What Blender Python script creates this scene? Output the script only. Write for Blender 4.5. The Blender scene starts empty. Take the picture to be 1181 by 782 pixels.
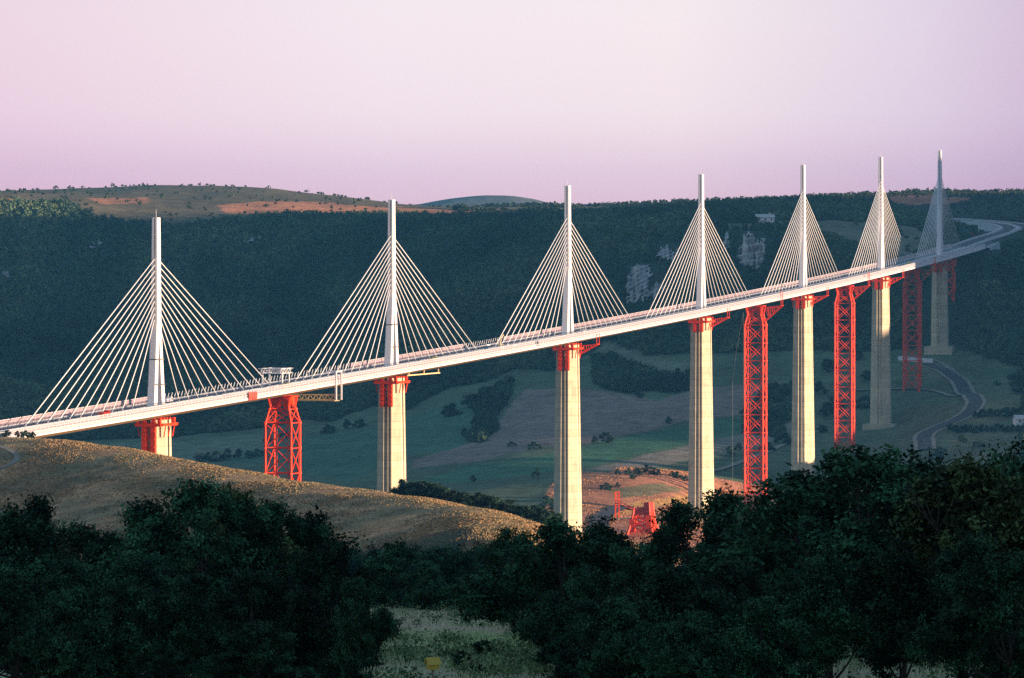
import bpy, math, random
import numpy as np

rng = np.random.default_rng(7)
random.seed(7)
C = bpy.data.collections.new('place'); bpy.context.scene.collection.children.link(C)
F = 6190.0          # focal length of the photograph in its own pixels (1181 wide)
HX, HY = 590.5, 272.0
SX, SY = .940, -.342  # horizontal direction towards the sun
TANE = 0.06         # tangent of the sun's elevation

# ------------------------------------------------------------------ helpers
def tag(o, label=None, cat=None, group=None, kind=None):
    if label: o['label'] = label
    if cat: o['category'] = cat
    if group: o['group'] = group
    if kind: o['kind'] = kind
    return o

def empty(name, loc, parent=None):
    o = bpy.data.objects.new(name, None); C.objects.link(o)
    o.location = loc; o.empty_display_size = 1
    if parent: o.parent = parent
    return o

def mesh_from(name, V, faces, mat, parent=None, origin=(0, 0, 0), smooth=False, colors=None, local=False):
    V = np.asarray(V, dtype=np.float64)
    if not local: V = V - np.array(origin)
    me = bpy.data.meshes.new(name)
    me.from_pydata(V.tolist(), [], faces if isinstance(faces, list) else faces.tolist())
    if colors is not None:
        a = me.color_attributes.new('cover', 'FLOAT_COLOR', 'POINT')
        cc = np.ones((len(V), 4), np.float32); cc[:, :3] = colors
        a.data.foreach_set('color', cc.ravel())
    if smooth: me.polygons.foreach_set('use_smooth', [True] * len(me.polygons))
    me.materials.append(mat)
    me.update()
    o = bpy.data.objects.new(name, me); C.objects.link(o)
    if parent is not None:
        o.parent = parent
    else:
        o.location = origin
    return o

def quads_mesh(name, V, nquads, mat, colors=None, parent=None, origin=(0, 0, 0)):
    """V: (4*n,3) array, consecutive quads; fast path"""
    me = bpy.data.meshes.new(name)
    n = nquads
    me.vertices.add(4 * n); me.vertices.foreach_set('co', (V - np.array(origin)).astype(np.float32).ravel())
    me.loops.add(4 * n); me.loops.foreach_set('vertex_index', np.arange(4 * n, dtype=np.int32))
    me.polygons.add(n); me.polygons.foreach_set('loop_start', np.arange(0, 4 * n, 4, dtype=np.int32))
    me.polygons.foreach_set('loop_total', np.full(n, 4, dtype=np.int32))
    if colors is not None:
        a = me.color_attributes.new('cover', 'FLOAT_COLOR', 'POINT')
        cc = np.ones((4 * n, 4), np.float32); cc[:, :3] = np.repeat(colors, 4, axis=0)
        a.data.foreach_set('color', cc.ravel())
    me.update(calc_edges=True)
    me.materials.append(mat)
    o = bpy.data.objects.new(name, me); C.objects.link(o)
    if parent is not None: o.parent = parent
    else: o.location = origin
    return o

class MB:
    def __init__(s): s.v = []; s.f = []
    def add(s, vs, fs):
        b = len(s.v); s.v += [tuple(map(float, p)) for p in vs]; s.f += [tuple(i + b for i in f) for f in fs]
    def tube(s, a, b, r, r2=None, n=6):
        a = np.array(a, float); b = np.array(b, float); r2 = r if r2 is None else r2
        d = b - a; L = np.linalg.norm(d)
        if L < 1e-6: return
        d /= L; up = np.array([0, 0, 1.]) if abs(d[2]) < .9 else np.array([1., 0, 0])
        x = np.cross(d, up); x /= np.linalg.norm(x); y = np.cross(d, x)
        vs = []
        for c, rr in ((a, r), (b, r2)):
            for i in range(n):
                t = 2 * math.pi * (i + .5) / n
                vs.append(c + rr * (math.cos(t) * x + math.sin(t) * y))
        fs = [(i, (i + 1) % n, n + (i + 1) % n, n + i) for i in range(n)]
        fs += [tuple(range(n - 1, -1, -1)), tuple(range(n, 2 * n))]
        s.add(vs, fs)
    def path(s, pts, rads, n=6):
        """connected tube through pts"""
        pts = [np.array(p, float) for p in pts]; vs = []
        for i, p in enumerate(pts):
            d = pts[min(i + 1, len(pts) - 1)] - pts[max(i - 1, 0)]; d /= max(np.linalg.norm(d), 1e-9)
            up = np.array([0, 0, 1.]) if abs(d[2]) < .9 else np.array([1., 0, 0])
            x = np.cross(d, up); x /= np.linalg.norm(x); y = np.cross(d, x)
            for k in range(n):
                t = 2 * math.pi * k / n
                vs.append(p + rads[i] * (math.cos(t) * x + math.sin(t) * y))
        fs = []
        for i in range(len(pts) - 1):
            for k in range(n):
                fs.append((i * n + k, i * n + (k + 1) % n, (i + 1) * n + (k + 1) % n, (i + 1) * n + k))
        fs.append(tuple(range((len(pts) - 1) * n, len(pts) * n)))
        s.add(vs, fs)
    def loft(s, rings, cap=True):
        n = len(rings[0]); vs = [p for r in rings for p in r]; fs = []
        for i in range(len(rings) - 1):
            for k in range(n):
                fs.append((i * n + k, i * n + (k + 1) % n, (i + 1) * n + (k + 1) % n, (i + 1) * n + k))
        if cap:
            fs.append(tuple(range(n - 1, -1, -1))); fs.append(tuple(range((len(rings) - 1) * n, len(rings) * n)))
        s.add(vs, fs)
    def box(s, fr, l0, l1, u0, u1, v0, v1):
        """box in a frame fr(l,u,v)->world"""
        vs = [fr(l, u, v) for v in (v0, v1) for l, u in ((l0, u0), (l1, u0), (l1, u1), (l0, u1))]
        s.add(vs, [(0, 1, 2, 3), (7, 6, 5, 4), (0, 4, 5, 1), (1, 5, 6, 2), (2, 6, 7, 3), (3, 7, 4, 0)])
    def build(s, name, mat, parent=None, origin=(0, 0, 0), smooth=False):
        return mesh_from(name, s.v, s.f, mat, parent, origin, smooth)

def P(px, py, d):
    return ((px - HX) / F * d, d, (HY - py) / F * d)

# ------------------------------------------------------------------ materials
def new_mat(name):
    m = bpy.data.materials.new(name); m.use_nodes = True
    nt = m.node_tree; b = nt.nodes['Principled BSDF']; return m, nt, b

def simple(name, col, rough=.6, noise=0.0, scale=1.0, metal=0.0, bump=0.0, col2=None, spec=.4):
    m, nt, b = new_mat(name)
    b.inputs['Roughness'].default_value = rough; b.inputs['Metallic'].default_value = metal
    b.inputs['Specular IOR Level'].default_value = spec
    if noise or col2:
        geo = nt.nodes.new('ShaderNodeNewGeometry')
        n = nt.nodes.new('ShaderNodeTexNoise'); n.inputs['Scale'].default_value = scale; n.inputs['Detail'].default_value = 6
        nt.links.new(geo.outputs['Position'], n.inputs['Vector'])
        r = nt.nodes.new('ShaderNodeValToRGB')
        c2 = col2 or tuple(c * (1 + noise) for c in col)
        c1 = tuple(c * (1 - noise) for c in col) if not col2 else col
        r.color_ramp.elements[0].position = .32; r.color_ramp.elements[1].position = .68
        r.color_ramp.elements[0].color = (*c1, 1); r.color_ramp.elements[1].color = (*c2, 1)
        nt.links.new(n.outputs['Fac'], r.inputs['Fac']); nt.links.new(r.outputs['Color'], b.inputs['Base Color'])
        if bump:
            bp = nt.nodes.new('ShaderNodeBump'); bp.inputs['Strength'].default_value = .6; bp.inputs['Distance'].default_value = bump
            nt.links.new(n.outputs['Fac'], bp.inputs['Height']); nt.links.new(bp.outputs['Normal'], b.inputs['Normal'])
    else:
        b.inputs['Base Color'].default_value = (*col, 1)
    return m

def concrete_mat():
    m, nt, b = new_mat('concrete'); b.inputs['Roughness'].default_value = .85; b.inputs['Specular IOR Level'].default_value = .2
    geo = nt.nodes.new('ShaderNodeNewGeometry'); sep = nt.nodes.new('ShaderNodeSeparateXYZ')
    nt.links.new(geo.outputs['Position'], sep.inputs[0])
    w = nt.nodes.new('ShaderNodeMath'); w.operation = 'DIVIDE'; w.inputs[1].default_value = 4.0
    nt.links.new(sep.outputs['Z'], w.inputs[0])
    fr = nt.nodes.new('ShaderNodeMath'); fr.operation = 'FRACT'; nt.links.new(w.outputs[0], fr.inputs[0])
    fl = nt.nodes.new('ShaderNodeMath'); fl.operation = 'FLOOR'; nt.links.new(w.outputs[0], fl.inputs[0])
    wn = nt.nodes.new('ShaderNodeTexWhiteNoise'); wn.noise_dimensions = '1D'; nt.links.new(fl.outputs[0], wn.inputs['W'])
    lt = nt.nodes.new('ShaderNodeMath'); lt.operation = 'LESS_THAN'; lt.inputs[1].default_value = .09; nt.links.new(fr.outputs[0], lt.inputs[0])
    n = nt.nodes.new('ShaderNodeTexNoise'); n.inputs['Scale'].default_value = .35; n.inputs['Detail'].default_value = 8; n.inputs['Roughness'].default_value = .7
    mp = nt.nodes.new('ShaderNodeMapping'); mp.inputs['Scale'].default_value = (1, 1, .35)
    nt.links.new(geo.outputs['Position'], mp.inputs[0]); nt.links.new(mp.outputs[0], n.inputs['Vector'])
    r = nt.nodes.new('ShaderNodeValToRGB')
    r.color_ramp.elements[0].position = .3; r.color_ramp.elements[0].color = (.46, .40, .29, 1)
    r.color_ramp.elements[1].position = .62; r.color_ramp.elements[1].color = (.72, .61, .40, 1)
    nt.links.new(n.outputs['Fac'], r.inputs['Fac'])
    a = nt.nodes.new('ShaderNodeMath'); a.operation = 'MULTIPLY_ADD'; a.inputs[1].default_value = .16; a.inputs[2].default_value = .90
    nt.links.new(wn.outputs['Value'], a.inputs[0])
    a2 = nt.nodes.new('ShaderNodeMath'); a2.operation = 'MULTIPLY_ADD'; a2.inputs[1].default_value = -.22
    nt.links.new(lt.outputs[0], a2.inputs[0]); nt.links.new(a.outputs[0], a2.inputs[2])
    mx = nt.nodes.new('ShaderNodeVectorMath'); mx.operation = 'SCALE'
    nt.links.new(r.outputs['Color'], mx.inputs[0]); nt.links.new(a2.outputs[0], mx.inputs['Scale'])
    nt.links.new(mx.outputs[0], b.inputs['Base Color'])
    return m

def cover_mat(name, scales=((.03, .45), (.25, .5)), rough=.95, bump=0, trans=0.0, objvar=0.0, stretch=None):
    """material whose own colour is the object's colour attribute, varied by noise"""
    m, nt, b = new_mat(name); b.inputs['Roughness'].default_value = rough; b.inputs['Specular IOR Level'].default_value = .1
    at = nt.nodes.new('ShaderNodeAttribute'); at.attribute_name = 'cover'
    geo = nt.nodes.new('ShaderNodeNewGeometry'); cur = at.outputs['Color']; last = None
    src = geo.outputs['Position']
    if stretch:
        mp = nt.nodes.new('ShaderNodeMapping'); mp.inputs['Scale'].default_value = stretch
        nt.links.new(src, mp.inputs[0]); src = mp.outputs[0]
    for sc, amt in scales:
        n = nt.nodes.new('ShaderNodeTexNoise'); n.inputs['Scale'].default_value = sc; n.inputs['Detail'].default_value = 7; n.inputs['Roughness'].default_value = .65
        nt.links.new(src, n.inputs['Vector'])
        mr = nt.nodes.new('ShaderNodeMapRange'); mr.inputs['From Min'].default_value = .3; mr.inputs['From Max'].default_value = .7
        mr.inputs['To Min'].default_value = 1 - amt; mr.inputs['To Max'].default_value = 1 + amt
        nt.links.new(n.outputs['Fac'], mr.inputs['Value'])
        v = nt.nodes.new('ShaderNodeVectorMath'); v.operation = 'SCALE'
        nt.links.new(cur, v.inputs[0]); nt.links.new(mr.outputs[0], v.inputs['Scale']); cur = v.outputs[0]; last = n
    if objvar:
        oi = nt.nodes.new('ShaderNodeObjectInfo')
        h = nt.nodes.new('ShaderNodeHueSaturation')
        mr = nt.nodes.new('ShaderNodeMapRange'); mr.inputs['To Min'].default_value = 1 - objvar; mr.inputs['To Max'].default_value = 1 + objvar
        nt.links.new(oi.outputs['Random'], mr.inputs['Value']); nt.links.new(mr.outputs[0], h.inputs['Value'])
        nt.links.new(cur, h.inputs['Color']); cur = h.outputs['Color']
    nt.links.new(cur, b.inputs['Base Color'])
    if bump and last is not None:
        bp = nt.nodes.new('ShaderNodeBump'); bp.inputs['Strength'].default_value = .7; bp.inputs['Distance'].default_value = bump
        nt.links.new(last.outputs['Fac'], bp.inputs['Height']); nt.links.new(bp.outputs['Normal'], b.inputs['Normal'])
    if trans:
        tr = nt.nodes.new('ShaderNodeBsdfTranslucent'); nt.links.new(cur, tr.inputs['Color'])
        ms = nt.nodes.new('ShaderNodeMixShader'); ms.inputs[0].default_value = trans
        out = nt.nodes['Material Output']
        nt.links.new(b.outputs[0], ms.inputs[1]); nt.links.new(tr.outputs[0], ms.inputs[2]); nt.links.new(ms.outputs[0], out.inputs['Surface'])
    return m

def screen_mat():
    m, nt, b = new_mat('windscreen_panels'); b.inputs['Base Color'].default_value = (.62, .46, .50, 1); b.inputs['Roughness'].default_value = .35
    tr = nt.nodes.new('ShaderNodeBsdfTransparent'); ms = nt.nodes.new('ShaderNodeMixShader'); ms.inputs[0].default_value = .34
    nt.links.new(tr.outputs[0], ms.inputs[1]); nt.links.new(b.outputs[0], ms.inputs[2]); nt.links.new(ms.outputs[0], nt.nodes['Material Output'].inputs['Surface'])
    return m

M = dict(
    white=simple('white_painted_steel', (.80, .77, .76), .45),
    stay=simple('white_stay_sheath', (.86, .83, .80), .4),
    tarp=simple('red_tarpaulin', (.42, .07, .045), .8, noise=.5, scale=.5),
    cable=simple('thin_dark_cable', (.25, .25, .25), .5),
    concrete=concrete_mat(),
    red=simple('red_painted_steel', (.82, .048, .004), .55, noise=.22, scale=.35),
    redold=simple('dull_red_steel', (.60, .04, .025), .6, noise=.2, scale=.6),
    yellow=simple('yellow_painted_steel', (.74, .60, .30), .5),
    dark=simple('dark_steel', (.10, .09, .09), .6),
    asphalt=simple('asphalt', (.06, .06, .065), .9, noise=.2, scale=.2),
    girder=simple('girder_sunlit_tint', (.42, .27, .15), .6, noise=.15, scale=.08),  # ochre stands in for warm low sun on the white deck's underside
    deckroad=simple('deck_surface', (.16, .155, .16), .85, noise=.25, scale=.3),
    newroad=simple('fresh_concrete_roadway', (.34, .34, .36), .85, noise=.2, scale=.1),
    track=simple('pale_dirt_track', (.26, .23, .18), .95, noise=.2, scale=.2),
    rock=simple('pale_limestone', (.16, .16, .16), .95, scale=.16, col2=(.62, .60, .58), bump=2.0),
    wall=simple('white_render_wall', (.78, .77, .74), .8), roof=simple('pale_roof', (.55, .52, .50), .8),
    glass=simple('dark_window_glass', (.04, .05, .06), .15),
    blue=simple('blue_machine_paint', (.06, .28, .45), .5), tyre=simple('tyre_rubber', (.03, .03, .03), .9),
    bark=simple('bark', (.045, .038, .032), .95, noise=.4, scale=6, bump=.03),
    wood=simple('weathered_wood', (.22, .17, .12), .9, noise=.2, scale=8),
    screen=screen_mat(),
    terrain=cover_mat('ground_cover', ((.012, .22), (.09, .40), (.8, .5)), bump=.8),
    forest=cover_mat('forest_foliage', ((.02, .25),), trans=.15),
    leaf=cover_mat('oak_leaves', ((.6, .2),), rough=.7, trans=.12, objvar=.5),
    grass=cover_mat('grass_blades', ((.2, .25),), trans=.3),
    ygreen=simple('faded_yellow_paint', (.50, .36, .06), .7, noise=.1, scale=8),
)

# ------------------------------------------------------------------ the bridge line (used by the ground too)
S0X, S0Y, S0Z, RAD, TH0, GRADE = -162.3, 2448.0, -78.5, 20000.0, math.radians(17.5), .0303
def heading(s): return TH0 - s / RAD
def line(s):
    X = S0X + RAD * (math.cos(heading(s)) - math.cos(TH0)); Y = S0Y + RAD * (math.sin(TH0) - math.sin(heading(s)))
    return X, Y, S0Z + GRADE * s
def frame(s0):
    X, Y, Z = line(s0); th = heading(s0); T = (math.sin(th), math.cos(th)); R = (math.cos(th), -math.sin(th))
    return lambda l, u, v: (X + T[0] * l + R[0] * u, Y + T[1] * l + R[1] * u, Z + v)
def on(s, u, v):
    return frame(s)(0, u, v)

# ------------------------------------------------------------------ terrain
CP = []
def c(px, py, d):
    if 4100 < d < 5290 and px < 850: d += 250 * min(1, (d - 4100) / 250) * max(0, min(1, (850 - px) / 150))
    if 3380 < d < 6300 and px < 640: d *= 1 + .11 * min(1, (640 - px) / 330)
    CP.append(P(px, py, d))
def w(x, y, z): CP.append((x, y, z))
def tq(t, q, z): w(SX * t - SY * q, SY * t + SX * q, z)
# the hillside the camera stands on
for x in (-60, 0, 60):
    w(x, -60, -1.2); w(x, 0, -2.2); w(x, 60, -6.8); w(x * 1.3, 190, -15.8); w(x * 1.5, 350, -25.6); w(x * 1.5, 430, -30.5)
for x in (-500, -200, 200):
    w(x, 0, -4); w(x, 300, -26); w(x, 620, -46); w(x, 1000, -78); w(x, 1350, -100)
w(0, 620, -46); w(0, 1000, -80); w(0, 1350, -103)
w(-900, 300, -20); w(-900, 1200, -80); w(-1200, 2200, -60)
for x in (-800, 0, 800): w(x, -900, 10)
# unseen hill added on the right to keep the foreground in shade
for q in (-300, 0, 300, 600, 850): tq(330, q, 34); tq(900, q, 45)
for q in (1250, 1600): tq(-100, q, -120)
# brown hill: foot and crest
for px, fy, fd in ((-250, 615, 1980), (0, 625, 1900), (150, 635, 1850), (300, 645, 1800), (450, 645, 1740), (600, 645, 1650)):
    c(px, fy, fd)
for px, py, d in ((-250, 497, 2260), (-80, 500, 2240), (0, 506, 2200), (60, 509, 2170), (120, 515, 2130), (180, 523, 2090), (240, 533, 2050), (300, 543, 2010), (360, 553, 1970), (430, 561, 1930), (500, 571, 1880), (560, 582, 1830), (620, 600, 1780)):
    c(px, py, d); c(px, py + 9, d + 40)
for px, py, d in ((0, 562, 2040), (150, 575, 1960), (300, 588, 1890), (450, 605, 1810), (560, 612, 1740)):
    c(px, py, d)
for px in (700, 800, 950, 1181): c(px, 680, 1750); c(px, 700, 2100)
# abutment knoll and valley of the river
w(-225, 2253, -88); w(-260, 2300, -88); w(-300, 2240, -86); w(-162, 2448, -170); w(-300, 2460, -150)
w(-112, 2612, -225); w(-62, 2775, -255); w(-12, 2940, -255); w(33, 3104, -225); w(-350, 2800, -230); w(-600, 2700, -180); w(-350, 3150, -215); w(-150, 3250, -200)
w(120, 2700, -235); w(300, 2700, -225); w(200, 3000, -222); w(450, 3000, -205)
c(700, 612, 3280); c(742, 612, 3270); c(810, 606, 3434); c(877, 602, 3605); c(928, 567, 3765); c(979, 522, 3936); c(1018, 497, 4099)
c(1057, 449, 4262); c(1088, 405, 4434); c(640, 600, 3300); c(700, 585, 3420); c(740, 560, 3560); c(800, 552, 3640); c(860, 553, 3720)
c(600, 575, 3450); c(560, 565, 3450); c(450, 568, 3450); c(300, 563, 3500); c(150, 560, 3550); c(0, 555, 3600)
c(640, 540, 3720); c(700, 525, 3860); c(760, 520, 3880); c(600, 522, 3830); c(500, 525, 3780); c(400, 520, 3800); c(300, 515, 3850); c(150, 515, 3850); c(0, 512, 3900)
for px, py, d in ((0, 480, 4050), (150, 480, 4080), (300, 478, 4100), (400, 475, 4100), (500, 470, 4130), (600, 462, 4180), (700, 460, 4200), (800, 470, 4150), (870, 480, 4120), (940, 490, 4080)): c(px, py, d)
for px, py, d in ((0, 455, 4120), (150, 452, 4180), (300, 445, 4220), (400, 440, 4250), (500, 430, 4300), (600, 418, 4340), (680, 418, 4350), (750, 425, 4330), (840, 420, 4360), (920, 425, 4360), (1000, 430, 4300)): c(px, py, d)
# foot to rim of the wooded scarp
for px, py, d in ((-300, 235, 4650), (0, 238, 4650), (120, 250, 4680), (200, 262, 4680), (280, 252, 4750), (360, 256, 4780), (450, 267, 4800), (540, 271, 4820), (600, 271, 4820), (680, 268, 4840), (760, 255, 4880), (820, 249, 4900)): c(px, py, d)
for px, py, d in ((0, 350, 4400), (150, 350, 4430), (300, 350, 4470), (450, 345, 4500), (600, 335, 4540), (700, 345, 4520), (760, 365, 4500)): c(px, py, d)
w(371, 4512, -38); w(340, 4530, -44); w(400, 4500, -38); c(830, 400, 4470); c(860, 335, 4640); c(870, 264, 4760); c(900, 260, 5000); c(930, 258, 5100); c(930, 330, 4650); c(940, 390, 4480); c(1000, 390, 4480); c(1000, 310, 4720); c(990, 285, 4900)
c(960, 262, 5150); c(1040, 300, 4760); c(1040, 262, 5300); c(1000, 255, 5300); c(1060, 380, 4500)
# lit plateau on the left, crest line
for px, py, d in ((-300, 222, 5400), (0, 223, 5400), (100, 220, 5500), (180, 214, 5600), (250, 213.5, 5600), (320, 218, 5600), (380, 230, 5500), (430, 242, 5400), (480, 257, 5300), (560, 265, 5280), (650, 265, 5280), (720, 257, 5280), (780, 248, 5280), (850, 242, 5250), (910, 238, 5500)): c(px, py, d)
for px in (0, 200, 400): c(px, 236, 6100)
for px in (480, 560, 650, 720): c(px, 256, 6200)
c(960, 232, 5900); c(1000, 226, 6400); c(1050, 221, 6900); c(1110, 222, 7000); c(1181, 224, 6600); c(1300, 222, 6600); c(1050, 232, 6200); c(1110, 236, 6200); c(1181, 240, 6100); c(850, 236, 5900)
# motorway knoll on the right
for px, py, d in ((1112, 292, 4620), (1140, 284, 4830), (1165, 278, 5050), (1176, 272, 5250), (1165, 267, 5450), (1135, 263, 5700), (1095, 260, 6000), (1120, 276, 5150), (1100, 272, 5500), (1080, 275, 5200), (1070, 290, 4850)): c(px, py, d)
for px, py, d in ((1150, 300, 4700), (1181, 268, 4780), (1240, 250, 4800), (1120, 345, 4560), (1150, 360, 4520), (1181, 350, 4500), (1240, 330, 4480), (1110, 395, 4450), (1150, 410, 4400), (1181, 420, 4380), (1240, 415, 4350)): c(px, py, d)
for px, py, d in ((1075, 508, 3850), (1125, 465, 4050), (1090, 428, 4300), (1181, 500, 3900), (1181, 445, 4180), (1060, 470, 4120), (1181, 530, 3700), (1000, 540, 3800), (1240, 470, 4000), (1080, 560, 3500), (980, 590, 3500)): c(px, py, d)
# the western plateau whose edge shades the far end of the bridge
for q, hz in ((2300, -260), (2900, -260), (3300, -250), (3446, -235), (3609, -215), (3784, -150), (3949, -98), (4010, -40), (4080, 20), (4288, 66), (4600, 85), (5200, 78), (6000, 90)): tq(-480, q, hz + 680 * TANE)
for q, hz in ((2300, -260), (3300, -260), (3609, -225), (3784, -160), (3949, -110), (4100, 10), (4300, 60), (5200, 70)): tq(200, q, hz + 1300 * TANE)
tq(-800, 3784, -165); tq(-800, 3949, -120); tq(-800, 4150, -5); tq(-840, 4400, 50)
# far country
for x in (-3500, 3500):
    for y in (0, 3000, 6000, 9500): w(x, y, 30 if y > 100 else 0)
for px, py, d in ((430, 242, 10000), (470, 238, 10000), (500, 232.5, 10000), (530, 227.5, 10000), (560, 225, 10000), (595, 226, 10000), (622, 230.5, 10000), (642, 238, 10000), (670, 237, 10500), (710, 234.5, 10500), (745, 236, 10500), (775, 241, 10500), (560, 245, 11500), (-200, 245, 10000), (200, 245, 10000), (900, 245, 10000), (1300, 240, 10000)):
    c(px, py, d)
for px in (480, 560, 650, 750): c(px, 253, 8200)
for x in (-4000, 0, 4000): w(x, 14000, 20)

CPA = np.array(CP)
def warp(X, Y):
    # depth counts less far away, so the ground stays smooth where the points are sparse
    return np.stack([X, Y * 1.0], -1)
CC = 22.0
def kern(A, B):
    d2 = ((A[:, None, :] - B[None, :, :]) ** 2).sum(-1)
    return np.sqrt(d2 + CC * CC)
A_ = warp(CPA[:, 0], CPA[:, 1])
K = kern(A_, A_); n_ = len(CPA)
Pm = np.concatenate([np.ones((n_, 1)), A_], 1)
big = np.zeros((n_ + 3, n_ + 3)); big[:n_, :n_] = K - np.eye(n_) * 3.0; big[:n_, n_:] = Pm; big[n_:, :n_] = Pm.T
wts = np.linalg.solve(big, np.concatenate([CPA[:, 2], np.zeros(3)]))

_per = rng.random((256, 256))
def vnoise(x, y):
    xi = np.floor(x).astype(int); yi = np.floor(y).astype(int); fx = x - xi; fy = y - yi
    fx = fx * fx * (3 - 2 * fx); fy = fy * fy * (3 - 2 * fy)
    g = lambda a, b: _per[a % 256, b % 256]
    return (g(xi, yi) * (1 - fx) + g(xi + 1, yi) * fx) * (1 - fy) + (g(xi, yi + 1) * (1 - fx) + g(xi + 1, yi + 1) * fx) * fy - .5
def height(X, Y):
    X = np.atleast_1d(np.asarray(X, float)).ravel(); Y = np.atleast_1d(np.asarray(Y, float)).ravel()
    out = np.empty(len(X))
    for i in range(0, len(X), 20000):
        B = warp(X[i:i + 20000], Y[i:i + 20000])
        out[i:i + 20000] = kern(B, A_) @ wts[:n_] + wts[n_] + B @ wts[n_ + 1:]
    far = np.clip((Y - 600) / 1500, 0, 1)
    scarp = np.clip((Y - 4150) / 200, 0, 1)
    out += far * (vnoise(X / 90, Y / 90) * 3 + vnoise(X / 30, Y / 30) * 1.2) * np.where(Y > 3000, .35, .7) + scarp * (vnoise(X / 120 + Y / 260 + 9, Y / 500) * 26 * np.clip((4950 - Y) / 250, 0, 1) + vnoise(X / 60 + 9, Y / 300) * 9 + vnoise(X / 25, Y / 120) * 4) * np.clip((4900 - Y) / 200, .25, 1)
    out += (1 - far) * (vnoise(X / 14, Y / 14) * .5 + vnoise(X / 3.5, Y / 3.5) * .12)
    return out
def gz(x, y): return float(height([x], [y])[0])

# ---- land cover, with sunlight painted into a few patches, chosen on the map: each patch is a polygon whose corners are read off the photograph
def inpoly(px, py, poly):
    ins = np.zeros(len(px), bool); n = len(poly); j = n - 1
    for i in range(n):
        xi, yi = poly[i]; xj, yj = poly[j]
        cnd = ((yi > py) != (yj > py)) & (px < (xj - xi) * (py - yi) / (yj - yi + 1e-12) + xi)
        ins ^= cnd; j = i
    return ins
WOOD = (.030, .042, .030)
PATCHES = [  # (dmin, dmax, colour, polygon)
    (3200, 5100, (0.109, 0.138, 0.080), [(-60, 512), (100, 508), (200, 504), (300, 494), (345, 484), (380, 487), (430, 468), (470, 472), (520, 446), (560, 440), (600, 424), (640, 428), (690, 402), (720, 410), (800, 408), (900, 405), (1000, 405), (1100, 400), (1181, 425), (1181, 640), (-60, 640)]),
    (3200, 5100, (0.072, 0.145, 0.090), [(356, 502), (441, 490), (551, 455), (578, 459), (562, 494), (527, 517), (473, 525), (441, 537), (402, 556), (317, 537), (258, 533), (300, 515)]),
    (3200, 5100, (0.160, 0.189, 0.123), [(-60, 512), (100, 512), (200, 510), (309, 500), (309, 517), (240, 530), (150, 530), (-60, 540)]),
    (3200, 5100, (0.254, 0.181, 0.145), [(583, 474), (604, 450), (650, 447), (700, 452), (760, 462), (801, 450), (900, 440), (915, 470), (801, 484), (678, 512), (618, 516), (560, 530), (478, 540), (478, 530), (540, 512), (570, 498)]),
    (3200, 5100, (0.072, 0.160, 0.087), [(478, 556), (540, 538), (610, 527), (678, 514), (801, 488), (870, 480), (870, 495), (801, 510), (680, 539), (610, 548), (540, 556)]),
    (3200, 5100, (0.232, 0.203, 0.160), [(680, 541), (801, 512), (880, 495), (930, 480), (930, 495), (860, 520), (801, 530), (720, 545)]),
    (3200, 3760, (.50, .21, .12), [(600, 640), (635, 560), (670, 543), (700, 545), (730, 533), (790, 532), (815, 550), (870, 558), (940, 574), (980, 640)]),
    (3200, 3700, (.20, .17, .09), [(700, 566), (760, 556), (790, 566), (720, 575)]),
    (3200, 3660, (.66, .36, .12), [(690, 590), (740, 577), (801, 570), (900, 572), (920, 584), (800, 580), (740, 588), (700, 598)]),
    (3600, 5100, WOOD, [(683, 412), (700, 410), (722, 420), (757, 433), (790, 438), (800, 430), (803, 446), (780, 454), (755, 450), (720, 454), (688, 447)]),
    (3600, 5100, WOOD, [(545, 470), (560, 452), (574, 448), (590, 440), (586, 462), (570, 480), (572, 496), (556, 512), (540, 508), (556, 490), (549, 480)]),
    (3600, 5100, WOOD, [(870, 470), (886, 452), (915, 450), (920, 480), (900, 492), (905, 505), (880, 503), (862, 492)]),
    (4300, 5100, (.17, .18, .12), [(695, 393), (720, 400), (780, 420), (800, 417), (780, 436), (756, 428), (725, 412), (690, 405)]),
    (3500, 4420, (.12, .12, .07), [(1040, 470), (1130, 460), (1130, 480), (1070, 510), (1040, 500)]),
    (3500, 4420, (.15, .14, .085), [(1070, 410), (1100, 420), (1112, 445), (1090, 440), (1060, 430)]),
    (3500, 4420, (.13, .14, .075), [(1130, 465), (1181, 455), (1181, 475), (1135, 478)]),
    (3500, 4420, (.14, .14, .08), [(1110, 500), (1181, 500), (1181, 530), (1120, 540), (1090, 520)]),
    (3500, 4420, (.15, .14, .08), [(1120, 492), (1125, 480), (1181, 475), (1181, 485)]),
    (4700, 5600, (.16, .15, .10), [(833, 259), (900, 255), (960, 254), (1040, 258), (1075, 270), (1075, 290), (1050, 300), (1000, 290), (950, 272), (900, 264), (840, 266)]),
    (4900, 9000, (.17, .13, .075), [(-60, 200), (520, 200), (520, 250), (300, 250), (200, 262), (110, 252), (80, 236), (-60, 232)]),
    (4700, 7300, (.60, .25, .13), [(250, 237), (300, 232), (370, 233), (420, 237), (520, 243), (600, 244), (600, 249), (430, 248), (330, 250), (260, 246)]),  # this and the next two: sunlight on the plateau put into the ground colour
    (4700, 7300, (.50, .22, .12), [(100, 229), (170, 228), (170, 234), (120, 236)]),
    (4500, 7300, (.50, .26, .10), [(-40, 228), (12, 227), (14, 231), (0, 236), (-40, 238)]),
    (5500, 9000, (.38, .15, .09), [(1020, 226), (1060, 225), (1120, 228), (1110, 234), (1060, 236), (1030, 233)]),  # faint sunlit band on the far plateau, painted as orange ground
    (8500, 13000, (.16, .16, .15), [(400, 200), (720, 200), (720, 260), (400, 260)]),
    (8500, 13000, (.34, .24, .16), [(700, 200), (800, 200), (800, 260), (700, 260)]),
    (6300, 9500, (.34, .22, .13), [(400, 240), (800, 238), (800, 262), (400, 262)]),
]
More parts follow.
